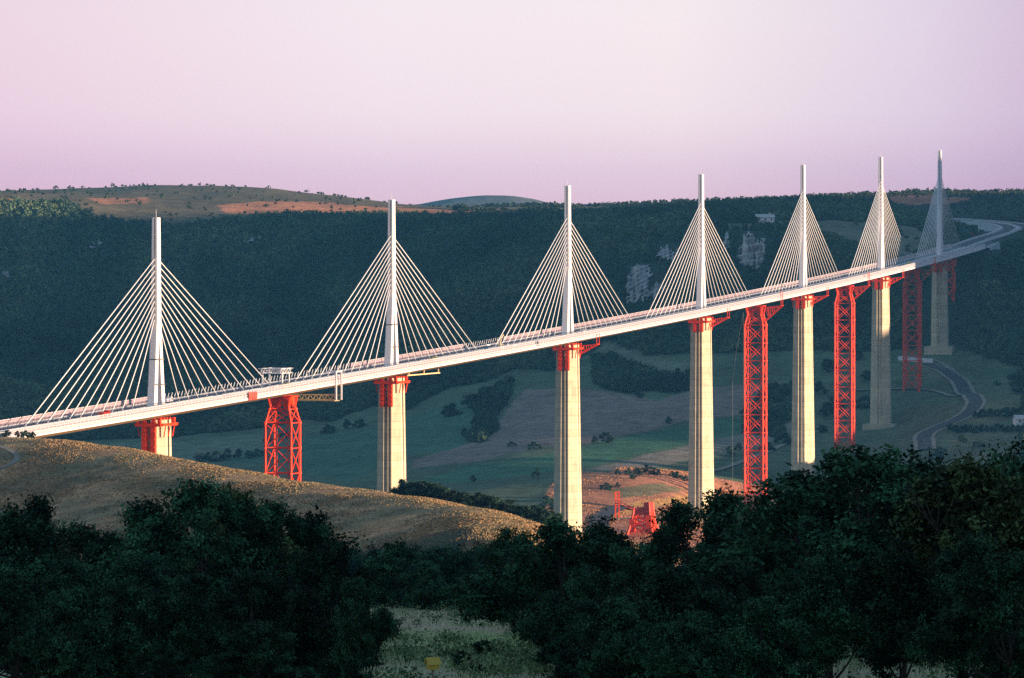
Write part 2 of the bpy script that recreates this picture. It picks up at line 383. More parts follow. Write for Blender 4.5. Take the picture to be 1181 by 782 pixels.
def cover(X, Y, Z):
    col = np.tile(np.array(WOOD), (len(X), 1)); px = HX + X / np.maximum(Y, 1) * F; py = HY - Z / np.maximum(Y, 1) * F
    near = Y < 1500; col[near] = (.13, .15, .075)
    k = np.clip(vnoise(X / 8 + 3, Y / 20) + .5, 0, 1)[:, None]
    mead = Y < 620; col[mead] = (np.array((.42, .52, .26)) * k + np.array((.56, .50, .38)) * (1 - k))[mead]
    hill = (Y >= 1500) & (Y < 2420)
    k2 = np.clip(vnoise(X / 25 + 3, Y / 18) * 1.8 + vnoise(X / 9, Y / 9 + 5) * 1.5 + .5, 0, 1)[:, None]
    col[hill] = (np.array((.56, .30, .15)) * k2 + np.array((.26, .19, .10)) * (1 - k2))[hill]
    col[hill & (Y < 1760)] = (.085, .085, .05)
    vx = px + vnoise(X / 18, Y / 18) * 5; vy = py + vnoise(X / 25 + 7, Y / 25) * 2.5
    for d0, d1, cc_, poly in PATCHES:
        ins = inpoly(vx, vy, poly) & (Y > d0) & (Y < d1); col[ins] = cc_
    return col, px, py

def axis(parts):
    out = []
    for a, b, st in parts: out += list(np.arange(a, b, st))
    return np.array(out + [parts[-1][1]])
half = axis([(0, 60, 1.5), (60, 640, 4.5), (640, 1300, 25), (1300, 4000, 150)])
xs = np.concatenate([-half[:0:-1], half])
ys = axis([(-900, -60, 60), (-60, 60, 8), (60, 460, 1.6), (460, 1500, 16), (1500, 2460, 6), (2460, 3200, 12), (3200, 5700, 6), (5700, 7400, 14), (7400, 11500, 60), (11500, 14000, 250)])
GX, GY = np.meshgrid(xs, ys); nx, ny = len(xs), len(ys)
TX, TY = GX.ravel(), GY.ravel(); TZ = height(TX, TY)
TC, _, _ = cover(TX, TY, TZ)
def grid_mesh(name, V, nx, ny, mat, colors):
    me = bpy.data.meshes.new(name)
    me.vertices.add(len(V)); me.vertices.foreach_set('co', V.astype(np.float32).ravel())
    idx = (np.arange(ny - 1)[:, None] * nx + np.arange(nx - 1)[None, :]).ravel()
    q = np.stack([idx, idx + 1, idx + nx + 1, idx + nx], 1).astype(np.int32); n = len(q)
    me.loops.add(4 * n); me.loops.foreach_set('vertex_index', q.ravel())
    me.polygons.add(n); me.polygons.foreach_set('loop_start', np.arange(0, 4 * n, 4, dtype=np.int32)); me.polygons.foreach_set('loop_total', np.full(n, 4, dtype=np.int32))
    me.polygons.foreach_set('use_smooth', np.ones(n, bool))
    a = me.color_attributes.new('cover', 'FLOAT_COLOR', 'POINT'); cc = np.ones((len(V), 4), np.float32); cc[:, :3] = colors; a.data.foreach_set('color', cc.ravel())
    me.update(calc_edges=True); me.materials.append(mat)
    o = bpy.data.objects.new(name, me); C.objects.link(o); return o
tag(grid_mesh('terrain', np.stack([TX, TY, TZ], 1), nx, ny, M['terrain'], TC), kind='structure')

# ------------------------------------------------------------------ roads and tracks
def ribbon(name, pts, width, mat, lift=.35, skirt=0.0, on_ground=True):
    """a strip following points (x, y[, z])"""
    P3 = np.array([(p[0], p[1], p[2] if len(p) > 2 else 0) for p in pts], float)
    # Catmull-Rom
    out = []
    for i in range(len(P3) - 1):
        p0 = P3[max(i - 1, 0)]; p1 = P3[i]; p2 = P3[i + 1]; p3 = P3[min(i + 2, len(P3) - 1)]
        m = max(2, int(np.linalg.norm(p2 - p1) / 7))
        for t in np.arange(m) / m:
            out.append(.5 * ((2 * p1) + (-p0 + p2) * t + (2 * p0 - 5 * p1 + 4 * p2 - p3) * t * t + (-p0 + 3 * p1 - 3 * p2 + p3) * t ** 3))
    out.append(P3[-1]); out = np.array(out)
    tan = np.gradient(out[:, :2], axis=0); tan /= np.linalg.norm(tan, axis=1)[:, None]; nor = np.stack([tan[:, 1], -tan[:, 0]], 1)
    V = []; cols = np.linspace(-.5, .5, 5)
    for o_, n in zip(out, nor):
        for k in cols:
            V.append((o_[0] + n[0] * k * width, o_[1] + n[1] * k * width, o_[2]))
    V = np.array(V)
    if on_ground:
        h = height(V[:, 0], V[:, 1]).reshape(-1, 5); h = np.repeat(h.max(1)[:, None], 5, 1) * .6 + h * .4 + lift; V[:, 2] = h.ravel()
    nc = 5; F_ = [(i * nc + k, i * nc + k + 1, (i + 1) * nc + k + 1, (i + 1) * nc + k) for i in range(len(out) - 1) for k in range(nc - 1)]
    Vl = V.tolist()
    if skirt:
        b = len(Vl)
        for i in range(len(out)):
            for k, sg in ((0, -1), (4, 1)):
                x, y, z = V[i * nc + k]; Vl.append((x + nor[i][0] * sg * skirt * .8, y + nor[i][1] * sg * skirt * .8, z - skirt))
        for i in range(len(out) - 1):
            F_.append((i * nc, (i + 1) * nc, b + (i + 1) * 2, b + i * 2)); F_.append((i * nc + 4, b + i * 2 + 1, b + (i + 1) * 2 + 1, (i + 1) * nc + 4))
    tag(mesh_from(name, Vl, F_, mat), kind='structure')
def gp(px, py, d0=3200, d1=5700):
    """where the sight line through a point of the photo meets the ground"""
    ds = np.arange(d0, d1, 4.0); X = (px - HX) / F * ds; hit = height(X, ds) - (HY - py) / F * ds
    i = np.argmax(hit > 0) if (hit > 0).any() else len(ds) - 1
    return X[i], ds[i]
ribbon('road', [gp(*p) for p in ((1067, 520), (1066, 505), (1082, 494), (1105, 484), (1122, 472), (1124, 462), (1110, 448), (1098, 434), (1086, 426), (1070, 421))], 10, M['asphalt'], .8)
ribbon('verge', [gp(*p) for p in ((1067, 520), (1066, 505), (1082, 494), (1105, 484), (1122, 472), (1124, 462), (1110, 448), (1098, 434), (1086, 426), (1070, 421))], 16, M['track'], .3)
ribbon('track', [gp(*p) for p in ((1115, 458), (1090, 455), (1060, 450), (1020, 451), (985, 451))], 5, M['track'], .5)
ribbon('track', [gp(*p) for p in ((1112, 452), (1104, 440), (1098, 428), (1085, 418), (1070, 416))], 5, M['track'], .4)
ribbon('track', [gp(*p) for p in ((930, 500), (900, 515), (860, 532), (810, 545))], 5, M['track'], .5)
ribbon('road', [gp(*p, 3150, 3800) for p in ((690, 612), (694, 598), (706, 590), (722, 585))], 12, M['asphalt'], .5)
ribbon('track', [gp(*p, 3150, 3800) for p in ((700, 600), (725, 599), (760, 598), (800, 590))], 9, M['track'], .4)
ribbon('track', [gp(*p, 1800, 2300) for p in ((-60, 508), (-20, 512), (10, 519), (20, 527), (16, 536), (-10, 546), (-60, 552))], 2.6, M['track'], .15)

# motorway beyond the bridge: two carriageways, a kerbed median and guard rails
ab = line(2256)
MW = [ab] + [P(*p) for p in ((1141, 276, 4850), (1164, 269, 5050), (1174.5, 263.5, 5250), (1165, 259, 5450), (1135, 255.8, 5700), (1095, 253, 6000), (1040, 251, 6300))]
def offset(pts, off):
    out = []
    for i, p in enumerate(pts):
        a = pts[max(i - 1, 0)]; b = pts[min(i + 1, len(pts) - 1)]; dx, dy = b[0] - a[0], b[1] - a[1]; L = math.hypot(dx, dy)
        out.append((p[0] + dy / L * off, p[1] - dx / L * off, p[2]))
    return out
ribbon('motorway', MW, 36, M['newroad'], skirt=14, on_ground=False)
for off in (-9, 9):
    ribbon('carriageway', [(x, y, z + .12) for x, y, z in offset(MW, off)], 11, M['asphalt'], on_ground=False)
def dense(pts, step):
    out = []
    for a, b in zip(pts[:-1], pts[1:]):
        n = max(1, int(math.dist(a, b) / step)); out += [tuple(a[j] + (b[j] - a[j]) * t / n for j in range(3)) for t in range(n)]
    return out + [pts[-1]]
for off, lab in ((-16.5, 'pale guard rail on the far outer edge of the curving motorway'), (16.5, 'pale guard rail on the near outer edge of the curving motorway'), (0, 'low pale barrier down the middle of the curving motorway')):
    mb = MB(); pts = dense(offset(MW, off), 12)
    for a, b in zip(pts[:-1], pts[1:]):
        mb.tube((a[0], a[1], a[2] + .9), (b[0], b[1], b[2] + .9), .35, n=4); mb.tube((a[0], a[1], a[2]), (a[0], a[1], a[2] + .9), .2, n=4)
    o = mb.build('guard_rail', M['white'], origin=pts[0]); tag(o, lab, 'guard rail', 'guard rails of the motorway')

# ------------------------------------------------------------------ viaduct
via = empty('viaduct', line(1026)); VO = line(1026)
tag(via, 'long curving white cable-stayed viaduct with seven tall concrete piers crossing the valley', 'bridge')
SA, SB = -204, 2256
ss = list(np.arange(SA, SB + .1, 12.0))
prof = [(-13.9, 0), (13.9, 0), (15.6, -.25), (15.6, -1.0), (-15.6, -1.0), (-15.6, -.25)]
mb = MB(); mb.loft([[on(s, u, v) for u, v in ((-13.6, -1.01), (13.6, -1.01), (13.4, -1.5), (2.2, -4.3), (-2.2, -4.3), (-13.4, -1.5))] for s in ss]); mb.build('box_girder', M['girder'], via, VO)
mb = MB(); mb.loft([[on(s, u, v) for u, v in prof] for s in ss]); deck = mb.build('deck', M['white'], via, VO)
mb = MB()
for u0, u1 in ((-13.2, -1.9), (1.9, 13.2)):
    mb.loft([[on(s, u0, .004), on(s, u1, .004), on(s, u1, .09), on(s, u0, .09)] for s in ss])
mb.build('roadway', M['deckroad'], deck, VO)
mb = MB()
for u in (-2.1, 2.1, -13.5, 13.5):
    mb.loft([[on(s, u - .12, .1), on(s, u + .12, .1), on(s, u + .12, .95), on(s, u - .12, .95)] for s in ss])
mb.build('crash_barrier', M['white'], deck, VO)
for sd in (-1, 1):
    par = empty('windscreen', VO, via); par.location = (0, 0, 0)
    mb = MB()
    if sd > 0: spans = [(SA, 560), (566, SB)]
    else: spans = [(SA, 40), (320, 520), (600, SB)]
    for a, b in spans:
        k = list(np.arange(a, b, 11.0)) + [b]
        mb.loft([[on(s, sd * (15.1 + .0), .25), on(s, sd * 15.18, .25), on(s, sd * 14.75, 3.2), on(s, sd * 14.67, 3.2)] for s in k])
    mb.build('panels', M['screen'], par, VO)
    mb = MB()
    for s in np.arange(SA, SB, 4.45):
        mb.tube(on(s, sd * 15.35, -.3), on(s + .3, sd * 15.25, 1.5), .26, n=4); mb.tube(on(s + .3, sd * 15.25, 1.5), on(s + .8, sd * 14.85, 3.5), .24, .18, n=4)
    mb.build('posts', M['white'], par, VO)
    mb = MB()
    for a, b in spans:
        k = list(np.arange(a, b, 11.0)) + [b]
        for v, u in ((.25, 15.3), (1.2, 15.3), (2.2, 15.1), (3.25, 14.88)):
            mb.path([on(s, sd * u, v) for s in k], [.11] * len(k), n=4)
    mb.build('rails', M['white'], par, VO)
for u in ():
    pass

PIERS = [342.0 * k for k in range(7)]
ANCH = [(155 - 12.5 * j, 68.0 - 2.75 * j) for j in range(11)]
rest = MB()
for k, s0 in enumerate(PIERS):
    fr = frame(s0); X, Y, Z = line(s0); g = gz(X, Y)
    depth = Z - g + 4                                  # deck top to below the ground
    def WW(dv): return 11.6 + .031 * dv
    def LL(dv): return 15.0 + .034 * dv
    mb = MB()
    for side in (-1, 1):
        rings = []
        lv = list(np.arange(5.2, depth, 8.0)) + [depth]
        for dv in lv:
            W_, L_ = WW(dv), LL(dv); gap = max(.5, 2.4 - dv * .021); cc_ = .36 * W_; e = L_ / 2
            a, b_, gd = .05 * W_, .135 * W_, .9
            ring = [(-gap / 2, W_ / 2), (-e + cc_ * .95, W_ / 2), (-e, W_ / 2 - cc_), (-e, .20 * W_), (-e + 1.3, .20 * W_ - .1), (-e, .20 * W_ - 1.9), (-e, .01 * W_), (-e + 1.3, .01 * W_ - .1), (-e, .01 * W_ - 1.9), (-e, -W_ / 2 + cc_), (-e + cc_ * .95, -W_ / 2), (-gap / 2, -W_ / 2)]
            if side < 0: rings.append([fr(l, u, -dv) for l, u in ring])
            else: rings.append([fr(-l, u, -dv) for l, u in ring][::-1])
        mb.loft(rings)
    if depth > 95:
        mb.box(fr, -1.0, 1.0, -WW(95) / 2 + 1.2, WW(95) / 2 - 1.2, -depth, -95)
    pier = mb.build('pier', M['concrete'], via, VO)
    mb = MB(); W_, L_ = WW(depth) / 2 + 4.2, LL(depth) / 2 + 4.0
    mb.box(fr, -L_, L_, -W_, W_, -depth - 3, -depth + 8.2); mb.build('footing', M['concrete'], pier, VO)
    # red launching rig round the pier head
    mb = MB(); e = LL(8) / 2; hgt = 20 if k < 3 else 14
    if k == 0: hgt = 26
    for u0 in (-3.3, 1.1):
        mb.box(fr, -e - 2.2, -e - .3, u0, u0 + 2.2, -hgt, -6.2)
        for j in range(5): mb.box(fr, -e - 2.6, -e - 2.23, u0 + .3, u0 + 1.9, -hgt + 1 + j * (hgt - 8) / 5, -hgt + 1.6 + j * (hgt - 8) / 5)
    for i in range(4):
        v0 = -6 - (hgt - 7) * i / 4; v1 = -6 - (hgt - 7) * (i + 1) / 4
        mb.tube(fr(-e - 1.8, -1.3, v0), fr(-e - 1.8, 1.3, v1), .22, n=4); mb.tube(fr(-e - 1.4, 1.3, v0), fr(-e - 1.4, -1.3, v1), .22, n=4)
    for l0 in (-e - 2.8, e - .4):
        mb.box(fr, l0, l0 + 3.1, -6.2, 6.2, -8.2, -6.8)
        for u0 in (-6.0, -3.2, 1.6, 4.4): mb.box(fr, l0 + .6, l0 + 2.2, u0, u0 + 1.4, -6.78, -4.45)
    for sd in (-1, 1):
        mb.box(fr, -e - 2, e + 2, sd * 6.5 - .5, sd * 6.5 + .5, -7.9, -6.81)
        for l0 in (-5.5, 0, 5.5): mb.tube(fr(l0, sd * 6.9, -7.8), fr(l0, sd * 5.9, -13), .35, n=4)
    for l0 in (-5.6, -1.8, 1.8, 5.6):
        for u0 in (-4, 0, 4): mb.box(fr, l0 - .7, l0 + .7, u0 - .8, u0 + .8, -5.25, -4.3)
    mb.build('launching_rig', M['red'], pier, VO)
    if k >= 2 and k < 6:
        mb = MB()
        for l0 in (e - 4, e + 2):
            A, B, D = fr(l0, 5, -6.2), fr(l0, 16.5, -4.9), fr(l0, 6, -10.5)
            mb.tube(A, B, .32, n=4); mb.tube(D, B, .30, n=4)
            for t in (.3, .55, .8): mb.tube([A[i] + (B[i] - A[i]) * t for i in range(3)], [D[i] + (B[i] - D[i]) * t for i in range(3)], .2, n=4)
        mb.tube(fr(e - 4, 16.5, -4.9), fr(e + 2, 16.5, -4.9), .3, n=4)
        for l0 in (e - 4, e + 2): mb.tube(fr(l0, 16.4, -4.9), fr(l0, 16.4, 1.0), .25, n=4)
        mb.build('side_truss', M['red'], pier, VO)
    # pylon: two legs along the bridge that meet in a slotted mast
    mb = MB()
    for sd in (-1, 1):
        rings = []
        for v in (.1, 10, 20, 30, 38.5):
            t = v / 38.5; cl = sd * (5.1 * (1 - t) + 1.25 * t); hl = 1.75 - .5 * t; hu = 2.05 - .3 * t; ch = .45
            rings.append([fr(cl + a * hl, b_ * hu, v) for a, b_ in ((-1, -1 + ch / hu), (-1 + ch / hl, -1), (1 - ch / hl, -1), (1, -1 + ch / hu), (1, 1 - ch / hu), (1 - ch / hl, 1), (-1 + ch / hl, 1), (-1, 1 - ch / hu))])
        mb.loft(rings)
    rings = []
    for v in (38.0, 50, 60, 70, 70.2, 80, 86.8):
        hl = 2.5 - .55 * (v - 38) / 49; hu = 1.75 - .3 * (v - 38) / 49; gw = .38; gd = .7 if v <= 70 else 1.1
        rings.append([fr(l, u, v) for l, u in ((-hl, -hu + .3), (-hl + .4, -hu), (hl - .4, -hu), (hl, -hu + .3), (hl, -gw), (hl - gd, -gw), (hl - gd, gw), (hl, gw), (hl, hu - .3), (hl - .4, hu), (-hl + .4, hu), (-hl, hu - .3), (-hl, gw), (-hl + gd, gw), (-hl + gd, -gw), (-hl, -gw))])
    mb.loft(rings)
    mb.tube(fr(0, 0, 86.8), fr(0, 0, 90.5), .12, n=4)
    pyl = mb.build('pylon', M['white'], via, VO)
    if k < 2:
        for v in (10.5, 22):
            mb = MB(); mb.box(fr, -6.6 + v * .1, 6.6 - v * .1, -2.35, 2.35, v, v + .5); mb.build('work_platform', M['dark'], pyl, VO)
    for sd in (-1, 1):
        for (ls, hv) in ANCH:
            hl = 2.5 - .55 * (hv - 38) / 49
            tgt = rest if k > 3 else MB()
            a = fr(sd * (hl - .3), 0, hv); b_ = on(s0 + sd * ls, 0, .6)
            tgt.tube(a, b_, .23, n=6)
            if k <= 3: tgt.build('stay_cable', M['stay'], pyl, VO, smooth=True)
tag(rest.build('stay_cables', M['stay'], via, VO, smooth=True), kind='stuff')

# ------------------------------------------------------------------ red temporary lattice towers
def lattice(s0, label, w_=6.2, top=None, base=None, truss=True, squash=None):
    fr = frame(s0); X, Y, Z = line(s0); g = gz(X, Y) - 1.5
    root = empty('lattice_tower', (X, Y, g)); O = (X, Y, g)
    tag(root, label, 'tower', 'red temporary towers under the bridge')
    H = Z - 4.6 - g; v0 = -4.6 - H                         # v of the base in the frame
    vt = -5.6; neck = 12.0
    half = lambda v: w_ if v < vt - neck else w_ - 2.9 * (v - (vt - neck)) / neck
    npan = max(2, round((H - neck) / 12.2)); lv = [v0 + (H - neck - 1) * i / npan for i in range(npan + 1)] + [vt - neck * .45, vt]
    for sl, su in ((-1, -1), (-1, 1), (1, 1), (1, -1)):
        mb = MB()
        mb.path([fr(sl * half(v), su * half(v), v) for v in (v0, vt - neck, vt)], [.62, .62, .55], n=8)
        for v in lv[1:-1]: mb.tube(fr(sl * half(v), su * half(v), v - .5), fr(sl * half(v), su * half(v), v + .5), .85, n=8)
        mb.tube(fr(sl * half(v0), su * half(v0), v0 - 1), fr(sl * half(v0), su * half(v0), v0 + 1.2), 1.3, n=8)
        mb.build('leg', M['red'], root, O)
    mb = MB()
    for i, v in enumerate(lv):
        h = half(v)
        for (a, b_) in (((-1, -1), (-1, 1)), ((-1, 1), (1, 1)), ((1, 1), (1, -1)), ((1, -1), (-1, -1))):
            if i: mb.tube(fr(a[0] * h, a[1] * h, v), fr(b_[0] * h, b_[1] * h, v), .30, n=5)
            if i < len(lv) - 1:
                v2 = lv[i + 1]; h2 = half(v2)
                mb.tube(fr(a[0] * h, a[1] * h, v), fr(b_[0] * h2, b_[1] * h2, v2), .27, n=5); mb.tube(fr(b_[0] * h, b_[1] * h, v), fr(a[0] * h2, a[1] * h2, v2), .27, n=5)
    # climbing racks beside each leg
    for sl, su in ((-1, -1), (1, 1)):
        mb.tube(fr(sl * (w_ - 1.5), su * w_, v0), fr(sl * (w_ - 1.5), su * w_, vt - neck), .22, n=4)
        mb.tube(fr(sl * w_, -su * (w_ - 1.5), v0), fr(sl * w_, -su * (w_ - 1.5), vt - neck), .22, n=4)
        for v in np.arange(v0 + 1, vt - neck, 3.0):
            mb.tube(fr(sl * (w_ - 1.5), su * w_, v), fr(sl * w_, su * w_, v), .12, n=4); mb.tube(fr(sl * w_, -su * (w_ - 1.5), v), fr(sl * w_, -su * w_, v), .12, n=4)
    mb.build('bracing', M['red'], root, O)
    mb = MB()
    mb.box(fr, -4.2, 4.2, -4.6, 4.6, vt - 1.2, vt + .5)
    for u0 in (-5.5, -2, 2, 5.5): mb.box(fr, -5, 5, u0 - .8, u0 + .8, vt + .52, -4.35)
    for sl in (-1, 1):
        for su in (-1, 1):
            mb.tube(fr(sl * 5, su * 5.6, vt + .6), fr(sl * 4.4, su * 4.2, vt - 6), .6, n=5); mb.box(fr, sl * 3 - 1, sl * 3 + 1, su * 3.2 - 1.2, su * 3.2 + 1.2, vt - 4.5, vt - 1.22)
    mb.build('head', M['red'], root, O)
    if truss:
        mb = MB()
        for l0 in (-3, 3):
            A, B, D = fr(l0, 6.4, -6.0), fr(l0, 18.5, -4.5), fr(l0, 6.6, -15)
            mb.tube(A, B, .35, n=4); mb.tube(D, B, .3, n=4)
            for t in (.25, .5, .75):
                p, q = [A[i] + (B[i] - A[i]) * t for i in range(3)], [D[i] + (B[i] - D[i]) * t for i in range(3)]; mb.tube(p, q, .2, n=4)
                t2 = t - .2; mb.tube(q, [A[i] + (B[i] - A[i]) * t2 for i in range(3)], .18, n=4)
            mb.tube(fr(l0, 18.2, -4.5), fr(l0, 17.8, 4.5), .28, n=4)
        mb.tube(fr(-3, 17.8, 4.5), fr(3, 17.8, 4.5), .28, n=4); mb.tube(fr(-3, 18.5, -4.5), fr(3, 18.5, -4.5), .28, n=4)
        mb.build('side_truss', M['red'], root, O)
    return root
lattice(171, 'red steel lattice tower rising behind the brown hill between the two leftmost piers', 6.6, truss=False)
lattice(171 + 342 * 3, 'tallest bright red lattice tower, its foot behind the dark trees', 6.2)
lattice(171 + 342 * 4, 'sunlit red lattice tower with its lowest bay in shadow, right of the middle', 6.2)
lattice(171 + 342 * 5, 'red lattice tower wholly in shadow near the valley road', 6.2)
# short tower on the slope at the far end
o = lattice(2118, 'short dull red lattice tower on the dark slope under the far end of the deck', 4.2, truss=False)

# half dismantled red tower and its lattice jib on the ground
def dismantled():
    x, y = P(742, 610, 3262)[:2]; g = gz(x, y); O = (x, y, g)
    root = empty('dismantled_tower', O); tag(root, 'squat red remains of a dismantled lattice tower on orange soil', 'tower')
    def fr(l, u, v):
        th = math.radians(16); return (x + math.sin(th) * l + math.cos(th) * u, y + math.cos(th) * l - math.sin(th) * u, g + v)
    for sl, su in ((-1, -1), (-1, 1), (1, 1), (1, -1)):
        mb = MB(); mb.path([fr(sl * 8, su * 8, 0), fr(sl * 5.6, su * 5.6, 9), fr(sl * 4.6, su * 4.6, 18 + su * 1.5)], [.9, .85, .75], n=6); mb.build('leg', M['red'], root, O)
    mb = MB(); lv = ((8, 0), (6.6, 5.5), (5.6, 10), (4.6, 15.5))
    for i in range(4):
        h, v = lv[i]
        for a, b_ in (((-1, -1), (-1, 1)), ((-1, 1), (1, 1)), ((1, 1), (1, -1)), ((1, -1), (-1, -1))):
            if i: mb.tube(fr(a[0] * h, a[1] * h, v), fr(b_[0] * h, b_[1] * h, v), .55, n=4)
            if i < 3:
                h2, v2 = lv[i + 1]; mb.tube(fr(a[0] * h, a[1] * h, v), fr(b_[0] * h2, b_[1] * h2, v2), .5, n=4); mb.tube(fr(b_[0] * h, b_[1] * h, v), fr(a[0] * h2, a[1] * h2, v2), .5, n=4)
    mb.build('bracing', M['red'], root, O)
    mb = MB()
    for u0, w2, z0, z1 in ((-4.8, 3.2, 11.5, 16), (1.6, 3.6, 11, 19.5), (-1.2, 2.4, 13, 16.5)): mb.box(fr, -5.2, 4, u0, u0 + w2, z0, z1)
    mb.build('machinery_block', M['redold'], root, O)
    mb = MB(); mb.box(fr, -7.6, -7.1, 3.4, 6.9, 1, 12); mb.build('side_plate', M['red'], root, O); mb = MB(); mb.box(fr, -7.2, -6.8, -6.8, -3.9, 1, 9.5); mb.build('side_plate', M['red'], root, O)
dismantled()
def jib():
    a = P(712, 582, 3330); b = P(738, 595, 3300); za = gz(a[0], a[1]); zb = gz(b[0], b[1]); O = (a[0], a[1], za)
    root = empty('crane_jib', O); tag(root, 'red lattice crane jib sloping down to the dismantled red tower', 'crane')
    mb = MB(); A = np.array((a[0], a[1], P(712, 580, 3330)[2])); B = np.array((b[0], b[1], P(738, 592, 3300)[2]))
    n = 8
    for dy, dz in ((0, 0), (0, 1.6), (1.6, 0)): mb.tube(A + (0, dy, dz), B + (0, dy, dz), .3, n=4)
    for i in range(n):
        t0, t1 = i / n, (i + 1) / n; mb.tube(A + (B - A) * t0, A + (B - A) * t1 + (0, 0, 1.6), .22, n=4); mb.tube(A + (B - A) * t0 + (0, 1.6, 0), A + (B - A) * t1, .22, n=4)
    mb.build('jib', M['red'], root, O)
    mb = MB(); zt = P(711, 567, 3330)[2]
    for dx in (-1.1, 1.1): mb.tube((A[0] + dx, A[1], za), (A[0] + dx, A[1], zt), .5, n=4)
    for i in range(6): mb.tube((A[0] - 1.1, A[1], A[2] - 3 + i * 1.8), (A[0] + 1.1, A[1], A[2] - 1.6 + i * 1.8), .3, n=4)
    mb.build('mast', M['red'], root, O)
jib()

# ------------------------------------------------------------------ equipment on and under the deck
def on_deck(s, u=0, v=.1):
    fr0 = frame(s); O = fr0(0, u, v); return (lambda l, uu, vv: fr0(l, u + uu, v + vv)), O
# white gantry frame above the deck near the first temporary tower
fr, O = on_deck(158, 3)
root = empty('deck_gantry', O); tag(root, 'white truss gantry straddling the deck above the leftmost red tower', 'gantry')
for l0 in (-5, 5):
    for u0 in (-7, 3): mb = MB(); mb.box(fr, l0 - .35, l0 + .35, u0 - .35, u0 + .35, 0, 7.4); mb.build('leg', M['white'], root, O)
mb = MB()
for u0 in (-7, 3):
    for v in (7.2, 9.4): mb.tube(fr(-8, u0, v), fr(8, u0, v), .28, n=4)
    for i in range(4): mb.tube(fr(-8 + i * 4, u0, 7.2), fr(-6 + i * 4, u0, 9.4), .2, n=4); mb.tube(fr(-6 + i * 4, u0, 9.4), fr(-4 + i * 4, u0, 7.2), .2, n=4)
for l0 in (-8, 0, 8):
    for v in (7.2, 9.4): mb.tube(fr(l0, -8, v), fr(l0, 4, v), .28, n=4)
    for i in range(3): mb.tube(fr(l0, -8 + i * 4, 7.2), fr(l0, -8 + (i + 1) * 4, 9.4), .2, n=4)
mb.build('truss', M['white'], root, O)
# inspection traveller hanging below the deck
fr, O = on_deck(206, 0, 0)
root = empty('inspection_traveller', O); tag(root, 'white C-shaped inspection traveller hung round the deck edge and underside', 'gantry')
mb = MB()
for l0 in (-4, 4):
    mb.box(fr, l0 - .4, l0 + .4, 16.4, 17.2, -8.5, 6)
    mb.box(fr, l0 - .35, l0 + .35, 12, 16.38, 5.2, 5.9)
mb.box(fr, -3.6, 3.6, 16.5, 17.1, 5.2, 5.9)
mb.build('upright', M['white'], root, O)
mb = MB()
for l0 in (-4, 4):
    for v in (-8.4, -6.0): mb.tube(fr(l0, -16, v - .0), fr(l0, 17, v), .3, n=4)
    for i in range(11): mb.tube(fr(l0, -16 + 3 * i, -8.4), fr(l0, -14.5 + 3 * i, -6), .18, n=4); mb.tube(fr(l0, -14.5 + 3 * i, -6), fr(l0, -13 + 3 * i, -8.4), .18, n=4)
mb.box(fr, -4, 4, -16, 16, -8.95, -8.75)
mb.build('underdeck_truss', M['yellow'], root, O)
# yellow beam under the deck right of the second pier
fr, O = on_deck(342 - 8, 0, 0)
mb = MB(); mb.box(fr, -8, 48, 13.2, 13.8, -3.6, -3.0)
for l0 in (-6, 20, 45): mb.box(fr, l0, l0 + .6, 13.3, 13.9, -2.9, -1.2)
tag(mb.build('rail_beam', M['yellow'], origin=O), 'long yellow beam hung under the deck right of the second pier', 'beam')

def truck(s, u, colour, label, crane=False):
    fr, O = on_deck(s, u, .12); root = empty('works_truck', O); tag(root, label, 'truck', 'works vehicles on the deck')
    mb = MB(); mb.box(fr, -4.4, 3.2, -1.25, 1.25, .9, 1.25); mb.box(fr, -4.4, 1.3, -1.3, 1.3, 1.26, 2.3); mb.build('flatbed', M[colour], root, O)
    mb = MB(); mb.loft([[fr(1.6, -1.2, .95), fr(1.6, 1.2, .95), fr(1.6, 1.2, 3.1), fr(1.6, -1.2, 3.1)], [fr(3.2, -1.2, .95), fr(3.2, 1.2, .95), fr(3.2, 1.2, 3.1), fr(3.2, -1.2, 3.1)], [fr(4.1, -1.15, .95), fr(4.1, 1.15, .95), fr(4.1, 1.15, 1.9), fr(4.1, -1.15, 1.9)]]); cab = mb.build('cab', M[colour], root, O)
    mb = MB(); mb.box(fr, 2.0, 3.0, 1.21, 1.24, 2.0, 2.8); mb.build('window', M['glass'], cab, O); mb = MB(); mb.box(fr, 2.0, 3.0, -1.24, -1.21, 2.0, 2.8); mb.build('window', M['glass'], cab, O)
    for l0 in (-3.2, -1.9, 2.5):
        for sd in (-1, 1):
            mb = MB(); mb.tube(fr(l0, sd * .95, .5), fr(l0, sd * 1.3, .5), .5, n=12); mb.build('wheel', M['tyre'], root, O)
    if crane:
        mb = MB(); mb.tube(fr(-.5, 0, 2.3), fr(-3.5, 1.5, 6.5), .35, n=6); mb.tube(fr(-3.5, 1.5, 6.5), fr(3.5, 1, 8.3), .28, n=6); mb.box(fr, -1.3, .3, -.9, .9, 2.31, 3.3); mb.build('crane_arm', M['yellow'], root, O)
truck(520, 6, 'white', 'cream crane truck parked on the deck between second and third pylon', True)
truck(392, 7, 'yellow', 'pale yellow truck on the deck just right of the second pylon')
truck(30, -6, 'white', 'white truck on the deck just right of the leftmost pylon')
truck(-70, 3, 'red', 'red truck on the deck left of the leftmost pylon')
truck(148, 9, 'yellow', 'yellow truck on the deck below the white truss gantry')
truck(700, 5, 'white', 'white truck on the deck just right of the third pylon')
truck(1820, 6, 'yellow', 'yellow truck at the shadow edge on the far deck')
